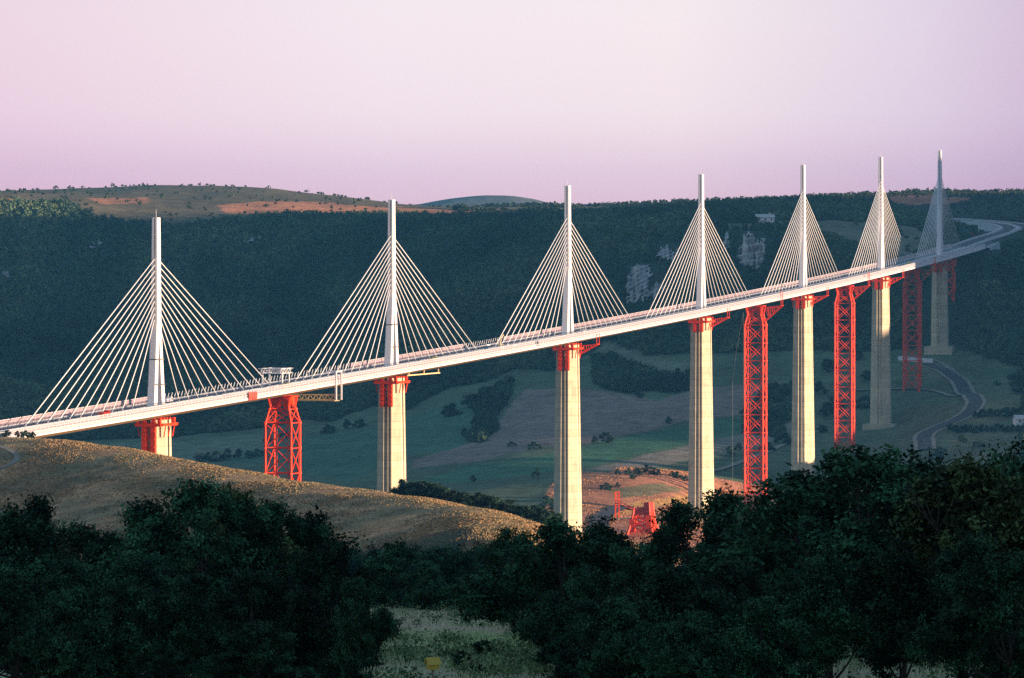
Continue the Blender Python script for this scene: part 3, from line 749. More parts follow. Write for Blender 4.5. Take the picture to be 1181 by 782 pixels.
# red tarpaulin panel on the parapet
fr, O = on_deck(84, 0, 0); mb = MB(); mb.box(fr, -5, 6, 15.7, 15.9, -1.2, 2.4)
for l0 in (-5, 0, 6): mb.box(fr, l0 - .2, l0 + .2, 15.91, 16.05, -1.3, 3.1)
tag(mb.build('tarpaulin_panel', M['tarp'], origin=O), 'red sheeted panel on the near parapet left of the leftmost red tower', 'panel')
# guy cables hanging beside the fourth pier
a = on(1026 + 60, 15, -4); mbase = P(861, 545, 3600)
for (bx, by, bd, lab) in ((845, 440, 3560, 'thin cable hanging from the deck beside the fourth pier, left strand'), (860, 530, 3560, 'thin cable slanting from the deck toward the tallest red tower, right strand')):
    p = P(bx, by, bd); g = gz(p[0], p[1]); mb = MB()
    q = (a[0] + (p[0] - a[0]) * 1.25, a[1] + (p[1] - a[1]) * 1.25, g if False else p[2])
    mb.path([a, ((a[0] + p[0]) / 2 - .8, (a[1] + p[1]) / 2, (a[2] + p[2]) / 2), p, (p[0], p[1], g)], [.05, .05, .05, .05], n=4)
    tag(mb.build('hanging_cable', M['cable'], origin=a), lab, 'cable', 'cables hanging beside the fourth pier')

# machines on the building site by the motorway
def digger(px, py, d, colour, label, sc=1.0):
    x, y, _ = P(px, py, d); z = gz(x, y); O = (x, y, z); root = empty('excavator', O); tag(root, label, 'excavator', 'machines beside the motorway')
    fr = lambda l, u, v: (x + u * sc, y + l * sc, z + v * sc)
    for u0 in (-1.6, 1.0):
        mb = MB(); mb.loft([[fr(-2.2 + i, u0, .1), fr(2.2 - i, u0, .1), fr(2.6 - i, u0, .6), fr(2.2, u0, 1.1), fr(-2.2, u0, 1.1), fr(-2.6 + i, u0, .6)] if False else [fr(-2.2, u, .1), fr(2.2, u, .1), fr(2.6, u, .6), fr(2.2, u, 1.1), fr(-2.2, u, 1.1), fr(-2.6, u, .6)] for i, u in ((0, u0), (0, u0 + .6))]); mb.build('track', M['tyre'], root, O)
    mb = MB(); mb.box(fr, -2.3, 2.0, -1.6, 1.6, 1.3, 2.6); mb.build('body', M[colour], root, O)
    mb = MB(); mb.box(fr, .3, 1.9, -1.5, -.2, 2.61, 4.1); mb.build('cab', M['glass'], root, O)
    mb = MB(); mb.path([fr(1, .6, 2.3), fr(3.2, 3, 6.2), fr(4, 6.5, 3.6), fr(4, 7, 1.4)], [.35, .35, .25, .2], n=5); mb.build('boom', M[colour], root, O)
    mb = MB(); mb.loft([[fr(3.4, 6.4, 1.4), fr(4.6, 6.4, 1.4), fr(4.6, 7.6, 1.5), fr(3.4, 7.6, 1.5)], [fr(3.4, 6.2, .5), fr(4.6, 6.2, .5), fr(4.6, 7.0, .3), fr(3.4, 7.0, .3)]]); mb.build('bucket', M['dark'], root, O)
digger(1108, 280, 5050, 'blue', 'blue excavator on the building site inside the motorway bend', 1.6)
digger(1097, 284, 4950, 'yellow', 'yellow excavator beside the far end of the deck', 1.3)
digger(1116, 284, 5000, 'red', 'red excavator right of the blue one inside the motorway bend', 1.2)

# ------------------------------------------------------------------ houses
def house(px, py, d, L, Wd, H, label, yaw=.3, search=False):
    x, y = (P(px, py, d)[:2]) if not search else gp(px, py, d, d + 1400)
    z = gz(x, y); O = (x, y, z)
    ca, sa = math.cos(yaw), math.sin(yaw)
    fr = lambda l, u, v: (x + u * ca - l * sa, y + u * sa + l * ca, z + v)
    root = empty('house', O); tag(root, label, 'house')
    mb = MB(); mb.box(fr, -Wd / 2, Wd / 2, -L / 2, L / 2, -3, H)
    mb.add([fr(-Wd / 2 + .01, -L / 2, H), fr(Wd / 2 - .01, -L / 2, H), fr(0, -L / 2, H + Wd * .3)], [(0, 1, 2)]); mb.add([fr(-Wd / 2 + .01, L / 2, H), fr(Wd / 2 - .01, L / 2, H), fr(0, L / 2, H + Wd * .3)], [(0, 2, 1)])
    wl = mb.build('wall', M['wall'], root, O)
    mb = MB()
    for sd in (-1, 1):
        e = sd * (Wd / 2 + .6); p = [fr(e, -L / 2 - .5, H - .3), fr(e, L / 2 + .5, H - .3), fr(0, L / 2 + .5, H + Wd * .32), fr(0, -L / 2 - .5, H + Wd * .32)]
        q = [(a, b, c_ + .3) for a, b, c_ in p]; mb.loft([p, q])
    rf = mb.build('roof', M['roof'], root, O)
    mb = MB(); mb.box(fr, -.6, .6, L / 4, L / 4 + 1, H + 1, H + Wd * .3 + 2); mb.build('chimney', M['wall'], rf, O)
    n = max(2, int(L / 5))
    for i in range(n):
        u0 = -L / 2 + L * (i + .5) / n; mb = MB()
        mb.box(fr, -Wd / 2 - .06, -Wd / 2 - .01, u0 - .7, u0 + .7, H * .45, H * .8); mb.build('window', M['glass'], root, O)
house(882, 262, 4950, 17, 8, 5.5, 'white farmhouse on the shelf above the pale cliffs', .1)
house(1179, 490, 3950, 12, 8, 4, 'small white house among hedges at the right edge', .2)
# low pale site wall and huts near the last pier
def wallbox(px0, px1, py, d, h, label):
    a = P(px0, py, d); b = P(px1, py, d - 10); za = gz(a[0], a[1]); zb = gz(b[0], b[1]); O = (a[0], a[1], za)
    mb = MB(); n = 6
    for i in range(n):
        t0, t1 = i / n + .002, (i + 1) / n - .002; x0, y0 = a[0] + (b[0] - a[0]) * t0, a[1] + (b[1] - a[1]) * t0; x1, y1 = a[0] + (b[0] - a[0]) * t1, a[1] + (b[1] - a[1]) * t1; z = za + (zb - za) * t0
        mb.add([(x0, y0, z - 2), (x1, y1, z - 2), (x1, y1 + 3, z - 2), (x0, y0 + 3, z - 2), (x0, y0, z + h), (x1, y1, z + h), (x1, y1 + 3, z + h), (x0, y0 + 3, z + h)], [(3, 2, 1, 0), (4, 5, 6, 7), (0, 1, 5, 4), (1, 2, 6, 5), (2, 3, 7, 6), (3, 0, 4, 7)])
    tag(mb.build('site_wall', M['wall'], origin=O), label, 'wall')
wallbox(1036, 1076, 416, 4390, 3.2, 'long low white site wall at the foot of the farthest pier')

# ------------------------------------------------------------------ limestone cliffs
def cliff(name, outline, d, depth=26):
    """a crag standing proud of the scarp; the outline is its real silhouette at its own distance"""
    xs_ = [p[0] for p in outline]; ys_ = [p[1] for p in outline]
    x0, x1, y0, y1 = min(xs_), max(xs_), min(ys_), max(ys_); st = 1.3
    gx = np.arange(x0 - 3, x1 + 3, st); gy = np.arange(y0 - 3, y1 + 3, st)
    PX, PY = np.meshgrid(gx, gy); ins = inpoly(PX.ravel() + vnoise(PX.ravel() / 3, PY.ravel() / 5) * 6, PY.ravel() + vnoise(PX.ravel() / 2 + 50, PY.ravel() / 4) * 8, outline).reshape(PX.shape)
    X = (PX - HX) / F * d; Z = (HY - PY) / F * d
    Yb = np.full(X.shape, float(d))
    # lay it on the scarp: find the ground's depth at each height
    ds = np.arange(d - 300, d + 1300, 12.0)
    hh = np.stack([height(X.ravel() * q / d, np.full(X.size, q)) - Z.ravel() * q / d for q in ds]); hit = hh > 0
    first = ds[np.argmax(hit, 0)]; first[~hit.any(0)] = d + 300
    Yb = first.reshape(X.shape)
    prot = ins * (15 + vnoise(PX / 3, PY / 30) * 16 + vnoise(PX / 1.6, PY / 12) * 7) - (~ins) * 10
    Yf = Yb - prot
    V = np.stack([X * Yf / d, Yf, Z * Yf / d], -1).reshape(-1, 3)
    ny_, nx_ = X.shape; Fc = []
    for j in range(ny_ - 1):
        for i in range(nx_ - 1):
            if ins[j:j + 2, i:i + 2].any(): k = j * nx_ + i; Fc.append((k, k + nx_, k + nx_ + 1, k + 1))
    used = sorted({i for f in Fc for i in f}); mp = {u: i for i, u in enumerate(used)}
    O = tuple(V[used].mean(0)); o = mesh_from(name, V[used], [tuple(mp[i] for i in f) for f in Fc], M['rock'], None, O)
    tag(o, kind='structure')
CLIFFS = [([(724, 352), (722, 330), (726, 312), (735, 305), (748, 306), (752, 318), (747, 335), (760, 325), (768, 332), (757, 345), (742, 345)], 4500),
          ([(757, 297), (761, 285), (770, 281), (775, 290), (782, 283), (785, 300), (776, 302)], 4600),
          ([(850, 300), (853, 282), (858, 270), (866, 268), (872, 276), (883, 277), (884, 290), (880, 308), (872, 310), (862, 309)], 4680),
          ([(834, 288), (835, 270), (841, 268), (843, 285), (840, 292)], 4680),
          ([(216, 298), (222, 292), (230, 293), (226, 300)], 4550), ([(100, 285), (112, 276), (122, 277), (112, 288)], 4580),
          ([(484, 303), (498, 301), (500, 305), (486, 306)], 4600), ([(390, 320), (412, 318), (412, 323), (392, 324)], 4550), ([(0, 310), (10, 312), (10, 322), (0, 322)], 4500), ([(270, 275), (302, 273), (304, 278), (272, 279)], 4650)]
for ol, d in CLIFFS: cliff('cliff', ol, d)

# ------------------------------------------------------------------ woods on the scarp: one mass
def clumps(cx, cy, cz, rad, hgt, nq, size, base, seed, vary=.35):
    """leaf clump quads for many crowns at once"""
    r = np.random.default_rng(seed); n = len(cx)
    d = r.normal(size=(n, nq, 3)); d /= np.linalg.norm(d, axis=2)[..., None]
    d[..., 2] = np.abs(d[..., 2]) * 1.0 - .25 * (r.random((n, nq)) < .35)
    rr = .72 + .38 * r.random((n, nq))
    # lobed outline
    ph = r.random((n, 3)) * 6.28; az = np.arctan2(d[..., 1], d[..., 0])
    rr *= 1 + .18 * np.sin(3 * az + ph[:, None, 0]) + .14 * np.sin(5 * az + 4 * d[..., 2] + ph[:, None, 1])
    c0 = np.stack([cx, cy, cz], 1)[:, None, :] + d * rr[..., None] * np.stack([rad, rad, hgt], 1)[:, None, :]
    a = r.normal(size=(n, nq, 3)) * .55 + d; a /= np.linalg.norm(a, axis=2)[..., None]
    b = np.cross(a, r.normal(size=(n, nq, 3))); b /= np.linalg.norm(b, axis=2)[..., None]; e = np.cross(a, b)
    s = (size[:, None] if isinstance(size, np.ndarray) else size) * (.6 + .8 * r.random((n, nq)))
    s = s[..., None]
    q = np.stack([c0 - b * s - e * s * .7, c0 + b * s - e * s * .5, c0 + b * s * .7 + e * s, c0 - b * s * .9 + e * s * .8], 2)
    col = np.array(base)[None, None, :] * (1 + vary * (r.random((n, 1, 1)) * 2 - 1)) * (1 + .25 * (r.random((n, nq, 1)) * 2 - 1))
    tint = r.random((n, 1, 1)); col = col * (1 + np.array([.35, .1, -.1])[None, None, :] * (tint - .5))
    return q.reshape(-1, 3), col.reshape(-1, 3)

def scatter_wood(n, x_rng, y_rng, accept, seed):
    r = np.random.default_rng(seed); Y = y_rng[0] + r.random(n) * (y_rng[1] - y_rng[0]); a = x_rng[0] + r.random(n) * (x_rng[1] - x_rng[0])
    X = (a - HX) / F * Y; Z = height(X, Y); cc_, px, py = cover(X, Y, Z)
    ok = accept(X, Y, Z, px, py, cc_)
    for ol, _d in CLIFFS[:4]:
        xs_ = [p[0] for p in ol]; ys_ = [p[1] for p in ol]; ok &= ~((px > min(xs_) - 1) & (px < max(xs_) + 1) & (py > min(ys_) - 2) & (py < max(ys_) + 3))
    return X[ok], Y[ok], Z[ok]
woodcol = np.array(WOOD)
def is_wood(X, Y, Z, px, py, cc_): return np.abs(cc_ - woodcol).sum(1) < 1e-3
X, Y, Z = scatter_wood(112000, (-140, 1330), (3650, 5900), lambda *a: is_wood(*a) & ~((a[1] > 4600) & (a[3] > 1125) & (a[1] < 6100) & (a[3] < 1200) & (a[4] < 285) & (a[4] > 246)), 3)
mw = np.array(MW)
def off_motorway(X, Y, gap=30):
    pts = np.array(dense(MW, 15)); return np.min(np.hypot(X[:, None] - pts[None, :, 0], Y[:, None] - pts[None, :, 1]), axis=1) > gap
def off_bridge(X, Y, gap=26):
    pts = np.array([line(s) for s in np.arange(-220, 2270, 12)]); return np.min(np.hypot(X[:, None] - pts[None, :, 0], Y[:, None] - pts[None, :, 1]), axis=1) > gap
k = off_motorway(X, Y) & off_bridge(X, Y); X, Y, Z = X[k], Y[k], Z[k]
r3 = np.random.default_rng(5); rad = 1.7 + 2.4 * r3.random(len(X)) ** 1.6; hg = rad * (1.0 + .5 * r3.random(len(X)))
V, col = clumps(X, Y, Z + hg * .45, rad, hg, 26, 1.1, (.054, .090, .050), 11)
pv_ = np.clip(vnoise(X / 70 + 31, Y / 160 + 4) * 1.6 + vnoise(X / 28, Y / 60) * .8, -.8, .8)          # stands of different species
tone = (1 + .75 * pv_[:, None]) * np.where(pv_[:, None] > .15, np.array([1.25, 1.05, .9])[None], 1.0)
col = (col.reshape(len(X), -1, 3) * tone[:, None, :]).reshape(-1, 3)
print('forest crowns', len(X))
tag(quads_mesh('forest', V, len(V) // 4, M['forest'], col), kind='stuff')
# scrub dotted over the plateau and the hills behind
X, Y, Z = scatter_wood(16000, (-60, 1230), (4700, 7000), lambda X, Y, Z, px, py, cc_: ((cc_.sum(1) < .35) & (py < 262)) | (r3.random(len(X)) < .10), 8)
k = off_motorway(X, Y, 26); X, Y, Z = X[k], Y[k], Z[k]
rad = 1.0 + 2.2 * r3.random(len(X)) ** 2; V, col = clumps(X, Y, Z + rad * .5, rad, rad * .95, 18, .8, (.052, .068, .036), 12)
tag(quads_mesh('scrub', V, len(V) // 4, M['forest'], col), kind='stuff')

# ------------------------------------------------------------------ single trees: prototypes
def crown_mesh(name, lobes, n_clump, leaves, clump_r, leaf, base, seed, mat):
    """lobes: (x,y,z,rx,rz); clumps of leaf faces on and in the lobes; height ~1 tree unit = metres"""
    r = np.random.default_rng(seed); out = []; cols = []
    wts_ = np.array([l[3] ** 2 * l[4] for l in lobes]); wts_ /= wts_.sum()
    for i in range(n_clump):
        l = lobes[r.choice(len(lobes), p=wts_)]; d = r.normal(size=3); d /= np.linalg.norm(d)
        rr = (.55 + .5 * r.random()) if r.random() < .75 else r.random() * .6
        cpt = np.array(l[:3]) + d * rr * np.array((l[3], l[3], l[4]))
        cr = clump_r * (.6 + .8 * r.random()); m = int(leaves * (.6 + .8 * r.random()))
        o = r.normal(size=(m, 3)) * cr * np.array((.55, .55, .4)); p = cpt + o
        a = r.normal(size=(m, 3)) + np.array((0, 0, .9)) + d * .5; a /= np.linalg.norm(a, axis=1)[:, None]
        b = np.cross(a, r.normal(size=(m, 3))); b /= np.linalg.norm(b, axis=1)[:, None]; e = np.cross(a, b)
        s = leaf * (.6 + .7 * r.random((m, 1)))
        q = np.stack([p - b * s, p - e * s * .55, p + b * s, p + e * s * .55], 1)
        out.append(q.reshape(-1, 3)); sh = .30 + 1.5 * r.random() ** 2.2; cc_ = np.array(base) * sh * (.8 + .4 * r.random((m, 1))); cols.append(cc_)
    V = np.concatenate(out); cl = np.concatenate(cols)
    o = quads_mesh(name, V, len(V) // 4, mat, cl); me = o.data; bpy.data.objects.remove(o); return me

def trunk_mesh(name, h, lobes, r0, seed, mat):
    r = random.Random(seed); mb = MB(); z1 = h * .45
    pts = [(0, 0, -.6)]; rad = [r0 * 1.25]
    for i in range(1, 7): pts.append((r.uniform(-.04, .04) * h * i / 6, r.uniform(-.04, .04) * h * i / 6, h * .78 * i / 6)); rad.append(r0 * (1 - i / 7.5))
    mb.path(pts, rad, n=8)
    for l in lobes:
        i = min(5, max(1, int(6 * (l[2] / h) * .62))); a = np.array(pts[i]); b = np.array(l[:3]); mid = (a + b) / 2 + np.array((r.uniform(-.1, .1), r.uniform(-.1, .1), -.08 * h * .3))
        mb.path([a, mid, b], [rad[i] * .6, rad[i] * .4, rad[i] * .15], n=5)
        for j in range(4):
            t = b + np.array((r.uniform(-1, 1) * l[3], r.uniform(-1, 1) * l[3], r.uniform(-.3, 1) * l[4])) * .8; mb.path([mid + (b - mid) * .5, (mid + b) / 2 * .3 + t * .7, t], [rad[i] * .22, rad[i] * .15, .012], n=4)
    o = mb.build(name, mat); me = o.data; bpy.data.objects.remove(o); return me

def lobes_for(h, w_, low, seed, n=9, top=True):
    r = random.Random(seed); L = []
    for i in range(n):
        t = (i + .5) / n; z = h * (low + (1 - low) * t * .88); env = math.sin(math.pi * min(1, .18 + .72 * (1 - t) ** .8 + .08)) if False else (1 - (abs(t - .42) / .62) ** 2.2)
        ang = i * 2.4 + r.uniform(-.5, .5); off = w_ * .46 * max(.14, env) * r.uniform(.5, 1.3)
        L.append((off * math.cos(ang), off * math.sin(ang), z, w_ * .27 * max(.5, env) * r.uniform(.55, 1.25), h * .12 * r.uniform(.7, 1.5)))
    if top: L.append((r.uniform(-.1, .1) * w_, 0, h * .86, w_ * .2, h * .13))
    return L
OAKS = []
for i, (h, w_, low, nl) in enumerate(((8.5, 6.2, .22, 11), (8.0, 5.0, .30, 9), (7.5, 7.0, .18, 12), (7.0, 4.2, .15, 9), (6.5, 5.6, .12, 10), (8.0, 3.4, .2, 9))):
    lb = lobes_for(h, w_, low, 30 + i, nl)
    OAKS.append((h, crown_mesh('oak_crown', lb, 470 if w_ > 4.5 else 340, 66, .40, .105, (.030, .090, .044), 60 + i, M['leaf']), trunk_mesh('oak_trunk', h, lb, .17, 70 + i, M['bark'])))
OAKS_WARM = crown_mesh('oak_crown_sun_tint', lobes_for(8.0, 5.0, .30, 31, 9), 430, 66, .40, .105, (.085, .135, .05), 91, M['leaf'])  # lighter olive leaf colour stands in for low sun on the crown
SMALLS = []
for i, (h, w_, low) in enumerate(((5, 5.2, .08), (6, 4.4, .12), (4.2, 5.6, .05))):
    lb = lobes_for(h, w_, low, 130 + i, 7)
    SMALLS.append((h, crown_mesh('small_crown', lb, 120, 34, .55, .22, (.034, .072, .046), 160 + i, M['leaf']), trunk_mesh('small_trunk', h, lb, .14, 170 + i, M['bark'])))

def plant(name, loc, proto, height_m, wide=1.0, yaw=0.0, label=None, cat='tree', group=None, crown=None):
    h, cm, tm = proto; root = empty(name, loc); s = height_m / h; root.scale = (s * wide, s * wide, s); root.rotation_euler = (0, 0, yaw)
    tag(root, label, cat, group)
    for nm, me in (('trunk', tm), ('crown', crown or cm)):
        o = bpy.data.objects.new(nm, me); C.objects.link(o); o.parent = root
    return root

# (px, top y, distance, proto, width factor, label, warm)
FG = [
 (18, 590, 235, 1, 1.0, 'dark rounded oak at the very left edge of the tree belt'),
 (44, 578, 250, 5, .9, 'thin pointed tree poking up beside the leftmost oak'),
 (88, 606, 240, 2, .9, 'low broad dark oak right of the pointed tree on the left'),
 (128, 618, 255, 4, .9, 'lowest bushy oak in the skyline dip on the left, against the brown hill'),
 (170, 583, 245, 5, 1.25, 'slender tree with a small knobbly top standing left of the tallest left oak'),
 (196, 604, 230, 3, .9, 'narrow leafy tree between slender tree and tallest left oak'),
 (232, 552, 215, 0, .95, 'tallest oak of the left group, crown breaking over the brown hill'),
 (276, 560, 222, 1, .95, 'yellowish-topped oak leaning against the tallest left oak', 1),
 (318, 575, 218, 0, .8, 'upright dark oak on the right shoulder of the left group'),
 (352, 596, 225, 3, 1.1, 'narrower oak below the right shoulder of the left group'),
 (382, 628, 205, 2, .7, 'broad low oak where the left group slopes down'),
 (412, 668, 190, 4, .6, 'small oak at the right foot of the left group by the meadow'),
 (455, 626, 420, 3, 1.2, 'lone narrow oak at the back of the meadow, left one'),
 (492, 648, 400, 4, 1.0, 'small round tree at the back of the meadow next to the lone oak'),
 (528, 640, 410, 2, .85, 'broad small tree behind the middle of the meadow'),
 (560, 650, 380, 1, 1.0, 'leafy small tree at the back of the meadow near the big oak'),
 (592, 608, 330, 0, .9, 'taller oak rising behind the left side of the big meadow oak'),
 (650, 597, 200, 0, 1.1, 'big spreading oak with visible trunk at the right side of the meadow'),
 (700, 604, 235, 1, 1.1, 'oak close behind the big spreading meadow oak'),
 (735, 640, 190, 2, .95, 'broad bushy oak below the red dismantled tower'),
 (790, 576, 240, 0, .95, 'oak whose crown covers the foot of the fourth pier'),
 (832, 572, 250, 5, 1.2, 'slim oak just left of the foot of the tallest red tower'),
 (872, 592, 235, 1, 1.0, 'oak covering the foot of the tallest red tower'),
 (775, 655, 175, 4, 1.1, 'dark round oak in front, below the fourth pier'),
 (845, 650, 180, 2, .9, 'dark broad oak in front, left of the meadow gap'),
 (915, 570, 215, 1, 1.1, 'oak covering the foot of the fifth pier'),
 (950, 545, 205, 3, 1.5, 'oak stepping up toward the tall right group'),
 (1008, 514, 195, 0, 1.2, 'tallest broad oak of the right group with olive-lit top'),
 (1055, 535, 200, 1, 1.1, 'dark oak in the saddle of the right group'),
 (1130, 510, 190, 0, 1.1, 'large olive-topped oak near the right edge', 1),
 (1172, 525, 195, 1, 1.0, 'dark oak cut by the right edge of the view'),
 (958, 640, 160, 1, .9, 'black broad oak in front under the tall right group'),
 (1040, 630, 155, 1, 1.0, 'black oak in front below the tallest right oak'),
 (1112, 620, 160, 1, 1.0, 'black oak in front below the olive-topped oak'),
 (1165, 640, 150, 2, .9, 'black oak filling the lower right corner'),
 (20, 660, 165, 2, .9, 'black oak filling the lower left corner'),
 (80, 680, 155, 4, .9, 'black low oak second from the lower left corner'),
 (140, 670, 165, 2, .9, 'black broad oak low down under the skyline dip on the left'),
 (215, 660, 160, 0, .9, 'black oak low down under the tallest left oak'),
 (290, 660, 165, 2, .9, 'black broad oak low down in the middle of the left group'),
 (355, 680, 160, 1, .9, 'black oak low down at the right of the left group'),
 (404, 712, 150, 4, .6, 'dark small oak beside the yellow box'),
 (712, 690, 160, 4, .9, 'dark low oak right of the big oak trunk, front row'),
 (800, 705, 150, 4, 1.0, 'dark low oak in the front row below the fourth pier'),
 (880, 690, 155, 4, 1.0, 'dark low oak beside the meadow gap on the right'),
]
for e in FG:
    px, ty, d, pi_, wf, lab = e[:6]; warm = len(e) > 6
    x = (px - HX) / F * d; z = gz(x, d); top = (HY - ty) / F * d; pr = OAKS[pi_]
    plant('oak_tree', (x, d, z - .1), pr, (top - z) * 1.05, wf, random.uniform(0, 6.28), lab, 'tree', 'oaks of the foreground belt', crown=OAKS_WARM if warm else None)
# filler trees of the belt that nothing in the photo tells apart
r = random.Random(4)
for i in range(20):
    px = r.choice((r.uniform(-20, 400), r.uniform(660, 880), r.uniform(1125, 1200))); d = r.uniform(200, 235)
    ty = 640 + r.uniform(0, 40) if px < 900 else 585 + r.uniform(0, 50)
    if px < 660 and px > 380: continue
    x = (px - HX) / F * d; z = gz(x, d); top = (HY - ty) / F * d
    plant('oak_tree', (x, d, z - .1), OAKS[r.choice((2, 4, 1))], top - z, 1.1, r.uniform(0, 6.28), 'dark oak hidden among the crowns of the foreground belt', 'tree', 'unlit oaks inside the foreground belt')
for px0 in list(range(-10, 430, 38)) + list(range(650, 915, 40)) + [1160, 1185]:
    px = px0 + r.uniform(-10, 10); d = r.uniform(150, 182); x = (px - HX) / F * d; z = gz(x, d); top = (HY - r.uniform(672, 745)) / F * d
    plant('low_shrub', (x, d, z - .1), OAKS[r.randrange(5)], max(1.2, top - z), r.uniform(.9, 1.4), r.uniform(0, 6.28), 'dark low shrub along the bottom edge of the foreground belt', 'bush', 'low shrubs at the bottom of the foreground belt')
# young trees in the meadow
for px, ty, d, lab in ((543, 738, 185, 'sapling with two leafy tufts standing alone in the pale meadow'), (1005, 735, 190, 'thin sapling in the right-hand meadow gap'),):
    x = (px - HX) / F * d; z = gz(x, d); top = (HY - ty) / F * d; h = top - z
    root = empty('sapling', (x, d, z)); tag(root, lab, 'tree')
    lb = [(-.25 * h, 0, h * .62, h * .2, h * .14), (.22 * h, .1, h * .85, h * .2, h * .13), (.1 * h, 0, h * .35, h * .12, h * .1)]
    me = crown_mesh('crown', lb, 26, 40, .13, .06, (.034, .066, .04), int(px), M['leaf']); o = bpy.data.objects.new('crown', me); C.objects.link(o); o.parent = root
    me = trunk_mesh('trunk', h, lb, .03, int(px), M['bark']); o = bpy.data.objects.new('trunk', me); C.objects.link(o); o.parent = root
# dark shrubs along the foot of the brown hill
r = random.Random(9); i = 0
for px in range(395, 700, 9):
    d = r.uniform(900, 1250) if px < 470 else r.uniform(620, 900)
    x = (px - HX) / F * d; z = gz(x, d); ty = 636 - (px - 395) * .03 + r.uniform(-6, 12); top = (HY - ty) / F * d
    pr = OAKS[r.choice((2, 4, 1, 0))]; hh = max(4, min(26, top - z))
    plant('thicket_tree', (x + r.uniform(-3, 3), d, z), pr, hh, .75 if hh > 12 else 1.2, r.uniform(0, 6), 'dark tree in the thicket between meadow and brown hill', 'tree', 'trees of the thicket below the brown hill')
# bushes on the far side of the hill crest
for px, ty, n in ((462, 560, 1),) + tuple((465 + 7.2 * k_, 555 + max(0, 7.2 * k_ - 20) * .23 + r.uniform(-3, 3), 1) for k_ in range(25)):
    d = 1990 - (px - 450) * .8; x = (px - HX) / F * d; z = gz(x, d); top = (HY - ty) / F * d
    plant('hedge_bush', (x, d, z), SMALLS[r.randrange(3)], max(5, min(16, top - z)), 1.0, r.uniform(0, 6), 'dark bush in the row behind the crest of the brown hill', 'bush', 'bushes behind the brown hill crest')
for px, ty in ((28, 497), (38, 500), (8, 498), (20, 502), (-6, 499), (34, 503)):
    d = 2175 + r.uniform(-4, 8); x = (px - HX) / F * d; z = gz(x, d)
    plant('hedge_bush', (x, d, z), SMALLS[r.randrange(3)], max(3, (HY - ty) / F * d - z), 1.0, r.uniform(0, 6), 'small dark bush on the hill crest where the deck meets the ground', 'bush', 'bushes at the near end of the deck')
# trees standing in and between the valley fields: label, list of (px, base y, height px)
def field_tree(px, py, hp, label, group, d0=3200, d1=5200, wide=1.1):
    x, y = gp(px, py, d0, d1); z = gz(x, y)
    plant('field_tree', (x, y, z - .3), SMALLS[r.randrange(3)], hp / F * y, wide, r.uniform(0, 6), label, 'tree', group)
for px, py, hp, lab in ((737, 459, 8, 'dark round tree alone in the grey-brown field'), (771, 489, 9, 'dark tree with a long shadow at the edge of the brown field'), (686, 512, 10, 'left one of a pair of trees on the field edge right of the third pier'), (699, 511, 13, 'fuller right-hand tree of the pair on the field edge right of the third pier'),
                        (619, 551, 11, 'broad dark tree below the green strip, left of the third pier'), (616, 518, 9, 'small tree on the field edge left of the third pier'), (590, 515, 6, 'low bush on the brown field left of the third pier'), (546, 556, 9, 'yellowish tree behind the bushes right of the second pier')):
    field_tree(px, py, hp, lab, None)
G1 = 'hedgerow trees between the valley fields'
L1 = 'dark tree in a hedgerow between the valley fields'
for px, py, hp in [(230, 533, 12), (240, 531, 10), (250, 532, 12), (262, 531, 14), (275, 529, 12), (287, 529, 10), (298, 527, 9), (310, 510, 8), (330, 505, 8), (380, 500, 10), (400, 495, 12), (415, 493, 10),
                   (520, 480, 14), (545, 470, 16), (556, 465, 14), (563, 475, 14), (566, 488, 12), (560, 498, 10), (552, 500, 12), (536, 505, 12), (548, 492, 12), (570, 462, 10), (578, 452, 12), (590, 445, 10),
                   (888, 470, 18), (896, 465, 22), (905, 462, 20), (860, 482, 14), (868, 500, 16), (880, 498, 14), (893, 490, 18), (852, 520, 10), (842, 526, 12), (885, 520, 10),
                   (955, 480, 14), (962, 475, 18), (948, 500, 10), (905, 512, 12), (997, 470, 14), (1000, 440, 12), (1015, 430, 10), (945, 455, 16), (955, 430, 16), (990, 415, 12)]:
    field_tree(px, py, hp, L1, G1)
L2, G2 = 'dark bush in the hedges beside the winding valley road', 'hedges right of the valley road'
for px, py, hp in [(1125, 482, 8), (1133, 481, 9), (1142, 481, 10), (1150, 480, 8), (1160, 480, 10), (1168, 482, 12), (1176, 480, 10)] + [(1096 + 6 * k_, 497 + (k_ % 3), 8 + (k_ * 5) % 5) for k_ in range(15)] + [(1176, 448, 22), (1181, 452, 20), (1150, 445, 6), (1110, 510, 9), (1130, 515, 8), (1085, 523, 8), (1080, 530, 9)]:
    field_tree(px, py, hp, L2, G2)
L3, G3 = 'bush on the orange building-site slope behind the third pier', 'bushes on the orange slope'
for px, py, hp in [(712, 548, 8), (725, 548, 9), (735, 547, 8), (746, 545, 10), (756, 548, 8), (730, 553, 7), (780, 552, 7), (790, 556, 6), (700, 565, 8), (712, 563, 7), (633, 588, 16), (625, 592, 12), (775, 549, 6), (645, 575, 9)]:
    field_tree(px, py, hp, L3, G3, 3150, 3900)
